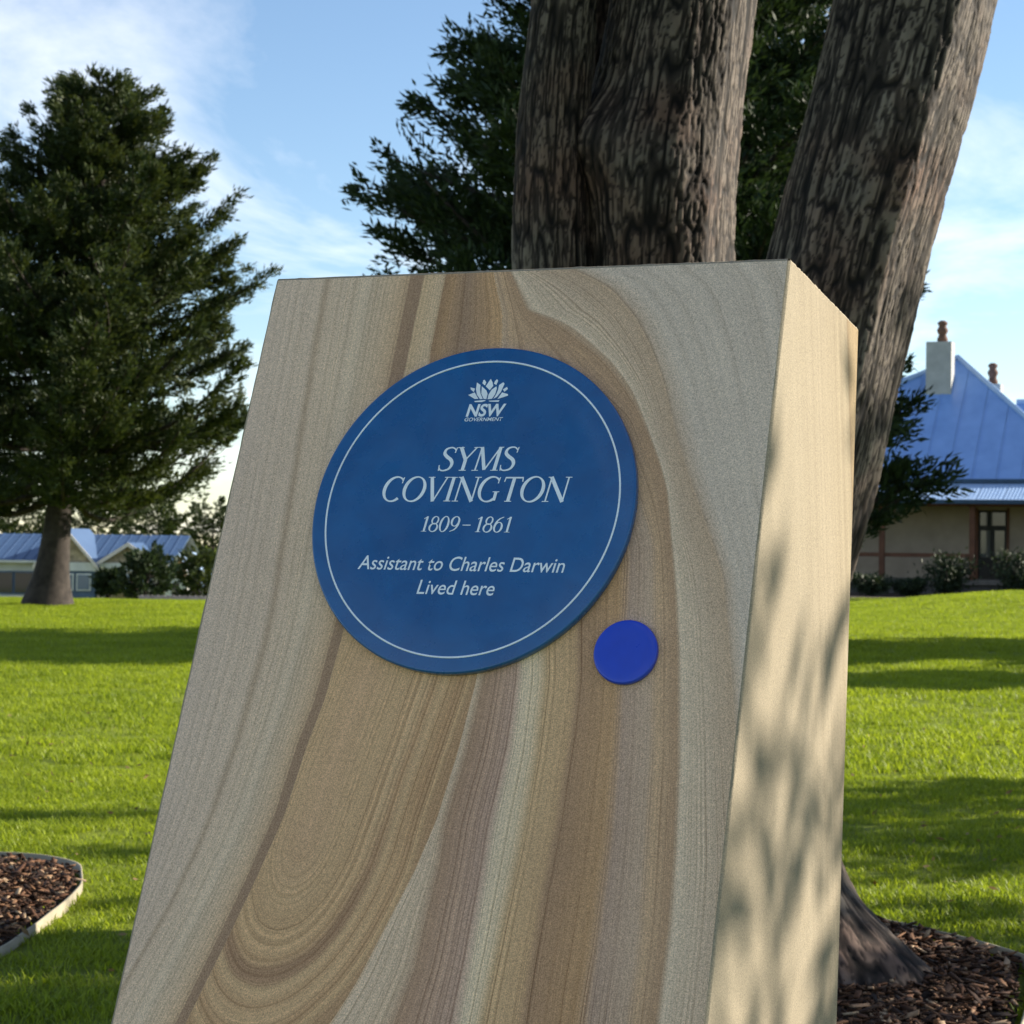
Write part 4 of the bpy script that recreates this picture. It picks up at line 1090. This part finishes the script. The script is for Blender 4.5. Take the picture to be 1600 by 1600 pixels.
HB = math.radians(20)
HE = np.array([math.cos(HB), -math.sin(HB), 0]); HN = np.array([-math.sin(HB), -math.cos(HB), 0]); HZ = np.array([0, 0, 1.0])
HY = 66.0
H0 = at(1500, 783, HY)                                     # point on the verandah eave line
def verandah_house():
    hg = float(ground_z(H0[0], H0[1]))
    base = np.array([H0[0], H0[1], hg])
    root = empty('verandah_house', tuple(base)); tag(root, 'old single storey house with iron roof coloured by reflected sky, tall chimney and timber verandah', 'house')
    # local coordinates: e along the front (right), b back, z up from the ground
    def L(e, b, z): return HE * e - HN * b + HZ * z
    ez = H0[2] - hg                                         # eave height
    def loc(px, py, b):                                     # local e, z of a pixel on the plane b behind the eave line
        P = hit(px, py, H0 - HN * b, HN) - base
        return P @ HE, P[2]
    bd = 2.3
    e_l, e_r = -9.0, 10.0
    # walls
    def slab(mb, e0, e1, b0, b1, z0, z1):
        mb.prism([L(e0, b0, z0), L(e1, b0, z0), L(e1, b1, z0), L(e0, b1, z0)], HZ * (z1 - z0)); return mb
    dl, _ = loc(1527, 850, bd); dr, _ = loc(1574, 850, bd); _, dt = loc(1550, 796, bd)
    zf = loc(1450, 905, 0)[1]
    mw = MB(); top = ez + 0.75
    slab(mw, e_l, dl, bd, bd + 0.3, 0, top); slab(mw, dr, e_r, bd, bd + 0.3, 0, top); slab(mw, dl, dr, bd, bd + 0.3, dt, top)
    slab(mw, e_l, e_l + 0.3, bd + 0.3, bd + 9, 0, top); slab(mw, e_r - 0.3, e_r, bd + 0.3, bd + 9, 0, top); slab(mw, e_l + 0.3, e_r - 0.3, bd + 8.7, bd + 9, 0, top)
    mw.build('wall', M_WALL, root)
    slab(MB(), e_l, e_r, 0.25, bd, zf - 0.16, zf).build('verandah_floor', M_FLOOR, root)
    slab(MB(), e_l + 0.1, e_r - 0.1, 0.4, bd, -0.3, zf - 0.16).build('footing', M_STONEBASE, root)
    # door with transom and two upper panes
    d = slab(MB(), dl + 0.02, dr - 0.02, bd + 0.1, bd + 0.18, zf, dt - 0.02).build('door', M_DOOR, root)
    w = dr - dl
    slab(MB(), dl + 0.08, dr - 0.08, bd + 0.06, bd + 0.1, dt - 0.52, dt - 0.1).build('transom_pane', M_GLASS, d)
    for k in (0, 1):
        x0 = dl + 0.10 + k * (w / 2 - 0.03)
        slab(MB(), x0, x0 + w / 2 - 0.17, bd + 0.06, bd + 0.1, dt - 1.55, dt - 0.68).build('door_pane', glass_mat('door_glass', (0.10, 0.10, 0.09)), d)
    slab(MB(), dr - 0.14, dr - 0.09, bd + 0.03, bd + 0.1, dt - 1.78, dt - 1.7).build('door_handle', M_GLASS, d)
    slab(slab(MB(), dl - 0.06, dl + 0.02, bd - 0.02, bd + 0.12, zf, dt + 0.05), dr - 0.02, dr + 0.06, bd - 0.02, bd + 0.12, zf, dt + 0.05).build('door_frame', M_TIMBER, d)
    # posts, beam, rail
    posts = [loc(x, 850, 0.3)[0] for x in (1378, 1519)]
    sp = posts[1] - posts[0]
    for e in (posts[0] - sp, posts[0], posts[1], posts[1] + 1.85, posts[1] + 1.85 + sp):
        slab(MB(), e - 0.085, e + 0.085, 0.22, 0.39, zf, ez - 0.16).build('post', M_TIMBER, root)
    _, zr = loc(1450, 867, 0.3)
    for a, b in ((posts[0] - sp, posts[0]), (posts[0], posts[1]), (posts[1] + 1.85, posts[1] + 1.85 + sp)):
        slab(MB(), a + 0.085, b - 0.085, 0.26, 0.35, zr - 0.075, zr + 0.055).build('rail', M_TIMBER, root)
    slab(MB(), e_l, e_r, 0.2, 0.38, ez - 0.16, ez - 0.005).build('beam', M_TIMBER, root)
    # verandah roof in sheets, low pitch
    zt = loc(1520, 752, bd - 0.2)[1]
    ns = 24; wsh = (e_r - e_l + 0.6) / ns
    vs = MB().prism([L(0, -0.12, ez), L(wsh - 0.012, -0.12, ez), L(wsh - 0.012, bd - 0.2, zt - 0.06), L(0, bd - 0.2, zt - 0.06)], HZ * 0.022)
    for q in np.arange(0.02, wsh - 0.05, 0.11):
        vs.prism([L(q, -0.12, ez + 0.022), L(q + 0.04, -0.12, ez + 0.022), L(q + 0.04, bd - 0.2, zt - 0.038), L(q, bd - 0.2, zt - 0.038)], HZ * 0.012)
    vm = vs.mesh('verandah_roof_sheet')
    for k in range(ns):
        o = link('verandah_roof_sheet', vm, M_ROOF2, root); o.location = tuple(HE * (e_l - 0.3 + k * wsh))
    slab(MB(), e_l - 0.3, e_r + 0.3, -0.22, -0.125, ez - 0.085, ez + 0.045).build('gutter', M_GUTTER, root)
    # main roof: front slope as separate sheets clipped by the hips
    b0 = bd - 0.25
    zE = zt + 0.02
    slab(MB(), e_l - 0.3, e_r + 0.3, b0 - 0.14, b0 - 0.02, zE - 0.08, zE + 0.05).build('gutter', M_GUTTER, root)
    # apex position: pixel (1497,563) on a slope of 40 degrees
    P40 = math.radians(38)
    nrm = HN * math.sin(P40) + HZ * math.cos(P40); org = base + L(0, b0, zE)
    A = hit(1497, 561, org, nrm) - org
    ea, run = A @ HE, A @ (-HN)
    apx = (ea, run)
    Rr = hit(1600, 652, org, nrm) - org
    er_slope = (Rr @ HE - ea) / (run - Rr @ (-HN))           # e gained per metre of run down the right hip
    Lp = hit(1430, 585, org, nrm) - org
    el_slope = (ea - Lp @ HE) / max(0.05, (run - Lp @ (-HN)))
    xl = max(e_l - 0.3, ea - el_slope * run); xr = ea + er_slope * run
    sw = 0.78
    hipL = lambda e: run if e >= ea else run - (ea - e) / el_slope
    hipR = lambda e: run if e <= ea else run - (e - ea) / er_slope
    k = 0; e = xl
    cz = math.tan(P40)
    while e < xr - 0.02:
        e1 = min(e + sw, xr)
        es = [e] + ([ea] if e < ea < e1 else []) + [e1]
        tops = [max(0.0, min(hipL(q), hipR(q), run)) for q in es]
        pts = [L(es[0], b0, zE), L(es[-1] - 0.015, b0, zE)] + [L(q - (0.015 if q == es[-1] else 0), b0 + tp, zE + tp * cz) for q, tp in reversed(list(zip(es, tops))) if tp > 0.01]
        if len(pts) >= 3:
            sh = MB().prism(pts, HZ * 0.03)
            tp = max(0.05, min(tops))
            sh.prism([L(e, b0, zE + 0.03), L(e + 0.045, b0, zE + 0.03), L(e + 0.045, b0 + tp, zE + 0.03 + tp * cz), L(e, b0 + tp, zE + 0.03 + tp * cz)], HZ * 0.022)
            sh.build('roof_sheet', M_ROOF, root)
        e = e1
    # rear and side slopes close the roof, ridge capping along the hips
    apex = L(ea, b0 + run, zE + run * cz); back = L(ea, b0 + run + 1.5, zE + run * cz)
    cl, crn = L(xl, b0, zE - 0.02), L(xr, b0, zE - 0.02); bl_, br_ = L(xl, bd + 9.3, zE - 0.02), L(xr, bd + 9.3, zE - 0.02)
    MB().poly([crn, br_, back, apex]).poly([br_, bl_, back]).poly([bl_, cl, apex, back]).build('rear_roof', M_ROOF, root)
    for q in (cl, crn):
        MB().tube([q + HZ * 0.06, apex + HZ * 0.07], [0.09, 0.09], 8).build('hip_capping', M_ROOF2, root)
    # chimney with pot, standing on the front slope near the apex
    def chimney(px0, px1, ptop, pbot, bb, depth, pot, name='chimney'):
        e0, zt_ = loc(px0, ptop, bb); e1, zb__ = loc(px1, pbot, bb)
        c = slab(MB(), e0, e1, bb, bb + depth, zb__ - 0.8, zt_)
        c = c.build(name, M_CHIM, root)
        ce = (loc(pot[0], ptop, bb)[0]); hz = loc(px0, pot[1], bb)[1] - zt_
        mb = MB().lathe([(0.17, 0), (0.19, 0.12), (0.15, 0.2), (0.13, hz * 0.35), (0.17, hz * 0.45), (0.20, hz * 0.55), (0.16, hz * 0.66), (0.12, hz * 0.74), (0.17, hz * 0.84), (0.18, hz * 0.9), (0.09, hz)], n=14)
        o = mb.build('chimney_pot', M_POT, c, True); o.location = tuple(L(ce, bb + depth / 2, zt_))
        return c
    bch = b0 + loc(1465, 612, b0)[1] * 0 + max(0.4, (loc(1465, 612, b0 + 2.2)[1] - zE) / cz)
    chimney(1447, 1486, 534, 612, bch, 0.75, (1470, 500))
    c = chimney(1541, 1563, 600, 640, b0 + run + 2.6, 0.8, (1549, 566))
    # second roof wing showing beyond the hip
    e0, z0 = loc(1578, 626, b0 + run + 1.2)
    wing = MB().prism([L(e0 - 0.6, b0 + run * 0.9 + 1.0, z0 - 2.2), L(e0 + 9, b0 + run * 0.9 + 1.0, z0 - 2.2), L(e0 + 9, b0 + run + 3.2, z0), L(e0, b0 + run + 3.2, z0)], HZ * 0.05)
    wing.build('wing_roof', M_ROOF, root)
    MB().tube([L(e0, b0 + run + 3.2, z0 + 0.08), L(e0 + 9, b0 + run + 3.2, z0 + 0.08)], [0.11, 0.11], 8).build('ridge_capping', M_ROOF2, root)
    return root
vh = verandah_house()
# parts were drawn about the house's own base

bd_ = grid_mesh('garden_bed', np.linspace(6.0, 32.0, 50), np.linspace(54.5, 67.0, 20), ground_z, 0.02); bd_.materials.append(M_SOIL)
tag(link('garden_bed', bd_), 'dark garden bed along the verandah house', 'garden bed', kind='structure')
# ------------------------------------------------------------------ shrubs
def shrub(label, px, py, Y, w, h, seed, mat=None, n=2600, leaf=0.14, upright=0.6):
    rng = np.random.default_rng(seed); P0 = at(px, py, Y); g = float(ground_z(P0[0], P0[1]))
    root = empty('garden_shrub', (P0[0], P0[1], g)); tag(root, label, 'shrub')
    ns = 16; V, Q, nv = [], [], 0; tips = []
    for k in range(ns):
        a = rng.uniform(0, 6.28); rr = rng.uniform(0.1, 1) * w / 2
        t = np.linspace(0, 1, 6)
        p = np.outer(t ** 1.3, [math.cos(a) * rr, math.sin(a) * rr, 0]) + np.outer(t, [0, 0, h * rng.uniform(0.6, 1.0)])
        v, q = tube_arrays(p, 0.03 * (1 - 0.8 * t) + 0.005, 5); V.append(v); Q.append(q + nv); nv += len(v); tips.append(p)
    link('stems', npmesh('stems', np.concatenate(V), np.concatenate(Q)), M_BARK_FAR, root)
    tp = np.stack(tips); k = rng.integers(0, ns, n); j = rng.uniform(1.0, 5, n); j0 = np.floor(j).astype(int).clip(0, 4); f = (j - j0)[:, None]
    B = tp[k, j0] * (1 - f) + tp[k, j0 + 1] * f + rng.normal(0, 1, (n, 3)) * np.array([w * 0.13, w * 0.13, h * 0.06])
    B[:, 2] = np.abs(B[:, 2])
    D = unit(rng.normal(0, 0.6, (n, 3)) + np.array([0, 0, upright]))
    Vq = leaf_quads(B, D, leaf * rng.uniform(0.6, 1.5, n), leaf * 0.35 * rng.uniform(0.7, 1.3, n), rng)
    link('foliage', npmesh('foliage', Vq, quads(n)), mat or M_LEAF_SHRUB, root)
    return root
def shade_bush():
    c = small_tree_at('leafy small tree on the sunny side of the lawn, shading the near grass', 7.6, 12.4, 2.0, 3.4, 0.6, 77, M_LEAF_DARK, 46, 7, 30, 0.13, 0.05)
    small_tree_at('bushy small tree level with the leaning trunk, shading its roots', 6.5, 8.6, 1.2, 4.1, 0.6, 78, M_LEAF_DARK, 44, 7, 28, 0.12, 0.04)
    small_tree_at('thin leafy sapling standing level with the stone, dappling its side', 5.7, 4.35, 0.95, 3.35, 0.8, 79, M_LEAF_DARK, 26, 5, 18, 0.12, 0.04)
shrub('dark bushy shrub below the verandah rail', 1482, 925, 63.0, 1.5, 1.25, 81)
shrub('dark rounded shrub before the verandah door', 1592, 925, 61.5, 1.7, 1.45, 82)
shrub('low dark shrub at the foot of the verandah post', 1362, 935, 63.5, 1.4, 0.65, 83)
shrub('small dark shrub in the verandah garden bed', 1420, 932, 63.5, 1.1, 0.5, 84)

# ================================================================== FAR HOUSES BEYOND THE LAWN
M_BLUEROOF = corrugated_mat('deep_blue_roof_iron', (0.035, 0.075, 0.16), (0.047, 0.095, 0.19), 0.0, 0.5)
M_PALEROOF = corrugated_mat('pale_blue_roof_iron', (0.34, 0.47, 0.68), (0.40, 0.53, 0.74), 0.0, 0.45)
M_BRICK = plain('tan_brick_gable', (0.38, 0.30, 0.20), 0.9, 0.25, 4)
M_WHITE = plain('white_weatherboard', (0.62, 0.61, 0.57), 0.8, 0.06, 2)
M_BARGE = plain('cream_bargeboard', (0.66, 0.58, 0.50), 0.7, 0.05)
M_SLATE = plain('slate_blue_cladding', (0.10, 0.14, 0.20), 0.7, 0.1, 2)
M_ORANGE = plain('apricot_gable', (0.55, 0.30, 0.17), 0.85, 0.06)
M_SAND = plain('sandy_wall', (0.42, 0.36, 0.28), 0.9, 0.12, 1.5, bump=0.2)
M_FENCE = plain('weathered_palings', (0.22, 0.21, 0.20), 0.9, 0.15, 3)
M_PATH = plain('pale_gravel_path', (0.46, 0.40, 0.32), 0.95, 0.12, 1.5)

YH = 105.0
def gabled_house():
    b = at(60, 950, YH); g = float(ground_z(b[0], b[1]))
    root = empty('gabled_house', (b[0], b[1], g)); tag(root, 'long low house with blue iron roof and two front gables', 'house')
    O = np.array([b[0], b[1], g])
    def P(px, py, dy=0.0): return at(px, py, YH + dy) - O
    def X(px): return P(px, 900)[0]
    def Z(py): return P(100, py)[2]
    ze, zr, z0 = Z(876), Z(836), -0.4
    xl, xr = X(-130), X(262)
    def wall(mb, x0, x1, y0, y1, za, zb): mb.box((x0, y0, za), (x1, y1, zb)); return mb
    wall(wall(wall(wall(MB(), xl, xr, 0.4, 0.7, z0, ze), xl, xl + 0.3, 0.7, 9, z0, ze), xr - 0.3, xr, 0.7, 9, z0, ze), xl + 0.3, xr - 0.3, 8.7, 9, z0, ze).build('wall', M_WHITE, root)
    zm = zr
    n = 26; w = (xr - xl + 0.8) / n
    sh = MB().prism([(0, -0.1, ze - 0.03), (w - 0.02, -0.1, ze - 0.03), (w - 0.02, 4.7, zm), (0, 4.7, zm)], (0, 0, 0.05)).prism([(0, -0.1, ze + 0.02), (0.06, -0.1, ze + 0.02), (0.06, 4.7, zm + 0.05), (0, 4.7, zm + 0.05)], (0, 0, 0.03)).mesh('roof_sheet')
    for k in range(n):
        o = link('roof_sheet', sh, M_BLUEROOF, root); o.location = (xl - 0.4 + k * w, 0, 0)
    MB().poly([(xl - 0.4, 9.4, ze), (xr + 0.4, 9.4, ze), (xr + 0.4, 4.75, zm + 0.03), (xl - 0.4, 4.75, zm + 0.03)]).build('rear_roof', M_BLUEROOF, root)
    MB().box((xl - 0.4, -0.2, ze - 0.12), (xr + 0.4, -0.1, ze)).build('gutter', M_WHITE, root)
    for (px, ptop, hw_px) in ((110, 827, 44), (205, 848, 46)):
        xc = X(px); zt = Z(ptop); hw = hw_px / 31.4; zb = Z(878)
        pit = (zt - zb) / hw
        yf = -1.2 if px == 110 else -1.0
        yb = 4.6
        for s in (-1, 1):
            MB().prism([(xc, yf, zt), (xc + s * (hw + 0.2), yf, zb - 0.2 * pit), (xc + s * (hw + 0.2), yb, zb - 0.2 * pit), (xc, yb, zt)], (0, 0, 0.05)).build('gable_roof', M_BLUEROOF, root)
            MB().prism([(xc, yf - 0.06, zt + 0.06), (xc + s * (hw + 0.2), yf - 0.06, zb - 0.2 * pit + 0.06), (xc + s * (hw + 0.2), yf - 0.06, zb - 0.2 * pit - 0.14), (xc, yf - 0.06, zt - 0.14)], (0, 0.06, 0)).build('bargeboard', M_BARGE, root)
        MB().prism([(xc - hw, yf + 0.35, zb), (xc + hw, yf + 0.35, zb), (xc, yf + 0.35, zt - 0.08)], (0, 0.15, 0)).build('gable_wall', M_BRICK, root)
        MB().box((xc - hw, yf + 0.3, z0), (xc + hw, 0.4, zb)).build('gable_room', M_SLATE if px == 110 else M_SAND, root)
        MB().box((xc - hw - 0.05, yf + 0.2, zb - 0.42), (xc + hw + 0.05, yf + 0.3, zb - 0.005)).build('fascia', M_WHITE, root)
        for k in (-1, 0, 1):
            wf = MB().box((xc + k * 0.85 - 0.36, yf + 0.22, zb - 1.4), (xc + k * 0.85 + 0.36, yf + 0.3, zb - 0.55)).build('window', M_WHITE, root)
            MB().box((xc + k * 0.85 - 0.29, yf + 0.19, zb - 1.33), (xc + k * 0.85 + 0.29, yf + 0.22, zb - 0.62)).build('pane', glass_mat('far_glass', (0.10, 0.16, 0.22)), wf)
    for k in range(5):
        x = X(-100 + k * 34)
        wf = MB().box((x - 0.55, 0.34, ze - 1.7), (x + 0.55, 0.4, ze - 0.55)).build('window', M_SLATE, root)
        MB().box((x - 0.47, 0.31, ze - 1.62), (x + 0.47, 0.34, ze - 0.63)).build('pane', M_GLASS, wf)
    return root
gabled_house()

def small_house():
    Y = 98.0; b = at(275, 945, Y); g = float(ground_z(b[0], b[1])); O = np.array([b[0], b[1], g])
    root = empty('small_house', tuple(O)); tag(root, 'small white house with apricot gable and pale blue roof', 'house')
    X = lambda px: (at(px, 900, Y) - O)[0]; Z = lambda py: (at(275, py, Y) - O)[2]
    x0, x1 = X(258), X(292); zt = Z(868); ze = Z(900)
    MB().box((x0, 0, -0.4), (x1, 5, ze)).build('wall', M_WHITE, root)
    xc = (x0 + x1) / 2 + 0.15
    MB().prism([(x0, 0.02, ze), (x1, 0.02, ze), (xc, 0.02, zt)], (0, 0.2, 0)).build('gable_wall', M_ORANGE, root)
    for s, xe in ((-1, x0 - 0.2), (1, x1 + 0.25)):
        MB().prism([(xc, -0.3, zt + 0.05), (xe, -0.3, ze - 0.1), (xe, 5.2, ze - 0.1), (xc, 5.2, zt + 0.05)], (0, 0, 0.07)).build('roof', M_PALEROOF, root)
    # annexe with a broad pale roof
    xa, xb = X(294), X(360)
    MB().box((xa + 0.3, 2.0, -0.4), (xb, 7, Z(915))).build('annexe_wall', M_WHITE, root)
    MB().prism([(xa, 1.4, Z(918)), (xb + 0.5, 1.4, Z(918)), (xb + 0.5, 4.6, Z(856)), (xa + 1.1, 4.6, Z(856))], (0, 0, 0.08)).build('annexe_roof', M_PALEROOF, root)
    w = MB().box((x0 + 0.25, -0.06, ze - 1.0), (x1 - 0.25, 0.0, ze - 0.25)).build('window', M_WHITE, root)
    MB().box((x0 + 0.33, -0.09, ze - 0.93), (x1 - 0.33, -0.06, ze - 0.32)).build('pane', M_GLASS, w)
    return root
small_house()

# pale path and low walls between the lawn and the houses
def strip(name, mat, pts, dz):
    V = [(x, y, float(ground_z(x, y)) + dz) for x, y in pts]
    return link(name, MB().poly(V).mesh(name, fix=False), mat)
pa = grid_mesh('footpath', np.linspace(-70, -9, 60), np.linspace(62, 84, 24), ground_z, 0.03); pa.materials.append(M_PATH)
tag(link('footpath', pa), 'pale gravel path beyond the lawn', 'path', kind='structure')
def low_wall(name, label, px0, px1, ptop, pbot, Y, mat, panels, cat):
    a = at(px0, pbot, Y); c = at(px1, pbot, Y); O = np.array([(a[0] + c[0]) / 2, Y, min(float(ground_z(a[0], Y)), a[2]) - 0.1])
    zt = at(px0, ptop, Y)[2] - O[2]; root = empty(name, tuple(O)); tag(root, label, cat)
    W = c[0] - a[0]; w = W / panels
    for k in range(panels):
        x = -W / 2 + k * w
        MB().box((x, -0.04 if panels > 8 else -0.12, 0), (x + w * 0.94, 0.04 if panels > 8 else 0.12, zt * (1 + 0.02 * math.sin(k * 2.3)))).build('paling' if panels > 8 else 'wall_panel', mat, root)
    MB().box((-W / 2, 0.13, zt * 0.7), (W / 2, 0.2, zt * 0.76)).build('rail', mat, root)
low_wall('low_wall', 'pale sandy low wall under the dark spreading tree', 152, 216, 922, 951, 88.0, M_SAND, 3, 'wall')
low_wall('paling_fence', 'grey weathered paling fence beside the small white house', 217, 322, 930, 950, 84.0, M_FENCE, 34, 'fence')
low_wall('low_wall', 'pale sandy low wall behind the flared conifer trunk', -70, 102, 931, 953, 90.0, M_SAND, 6, 'wall')

# trees and bushes among the far houses
def small_tree_at(label, x, y, R, H, zb, seed, mat, nl, pm, ln, ll, lw):
    g = float(ground_z(x, y)); rng = np.random.default_rng(seed)
    prof = lambda z: R * np.sqrt(np.clip(1 - ((z - (zb + H) / 2) / ((H - zb) / 2 * 1.05)) ** 2, 0.02, 1))
    d = conifer(rng, H, (0.2, 0), prof, zb, nl, pm, ln, ll, lw, 0.12, (0, 40), 1.0)
    return tree_thing('small_tree', label, (x, y, g), d, mat, M_BARK_FAR)
shade_bush()
def small_tree(label, px, py, Y, R, H, zb, seed, mat):
    P0 = at(px, py, Y); g = float(ground_z(P0[0], P0[1])); rng = np.random.default_rng(seed)
    prof = lambda z: R * np.sqrt(np.clip(1 - ((z - (zb + H) / 2) / ((H - zb) / 2 * 1.05)) ** 2, 0.02, 1))
    d = conifer(rng, H, (0.2, 0), prof, zb, 36, 6, 22, 0.22, 0.10, 0.16, (0, 40), 1.0)
    return tree_thing('small_tree', label, (P0[0], P0[1], g), d, mat, M_BARK_FAR)
small_tree('dark spreading small tree over the sandy low wall', 222, 950, 86.0, 1.2, 2.35, 0.5, 91, M_LEAF_DARK)
small_tree('dark bare-stemmed small tree beside the gabled house', 162, 950, 87.0, 0.42, 1.7, 1.0, 92, M_LEAF_DARK)
small_tree('olive small tree by the pale blue roof', 303, 950, 92.0, 1.0, 2.3, 0.3, 93, M_LEAF_OLIVE)
for k, (px, Y, R, H) in enumerate(((-40, 150, 5, 6.5), (40, 170, 6, 6.5), (150, 160, 5, 7.0), (235, 150, 5, 6.5), (330, 165, 6, 6.0), (1330, 140, 6, 6.0))):
    small_tree(['tall hazy tree behind the blue roof', 'broad hazy tree behind the flared trunk', 'grey green tree between the two gables', 'grey green tree behind the far gable', 'hazy tree beyond the pale blue roof', 'tree far behind the verandah house'][k], px, 950, Y, R * 0.7, H * 0.8, 0.6, 100 + k, M_LEAF_OLIVE)

# ------------------------------------------------------------------ fallen leaves and bits of bark on the grass
M_LITTER = leaf_mat('dead_leaf', (0.10, 0.055, 0.02), (0.34, 0.24, 0.11), (1.0, 0.9, 0.7), 0.15, world=True, scale=9)
rng = np.random.default_rng(401); n = 700
P = np.stack([rng.uniform(-4, 4.5, n), 5.2 + 11 * rng.uniform(0, 1, n) ** 1.4], -1)
P = P[~(in_poly(LOOP_TREE, P) | in_poly(LOOP_LEFT, P))]; n = len(P)
D = unit(np.stack([rng.normal(0, 1, n), rng.normal(0, 1, n), rng.normal(0.1, 0.25, n)], -1))
Lq = leaf_quads(np.column_stack([P, ground_z(P[:, 0], P[:, 1]) + rng.uniform(0.022, 0.042, n)]), D, rng.uniform(0.02, 0.06, n), rng.uniform(0.008, 0.022, n), rng)
tag(link('leaf_litter', npmesh('leaf_litter', Lq, quads(n)), M_LITTER), 'scattered dry brown leaves and bark bits on the lawn', 'leaf litter', kind='stuff')
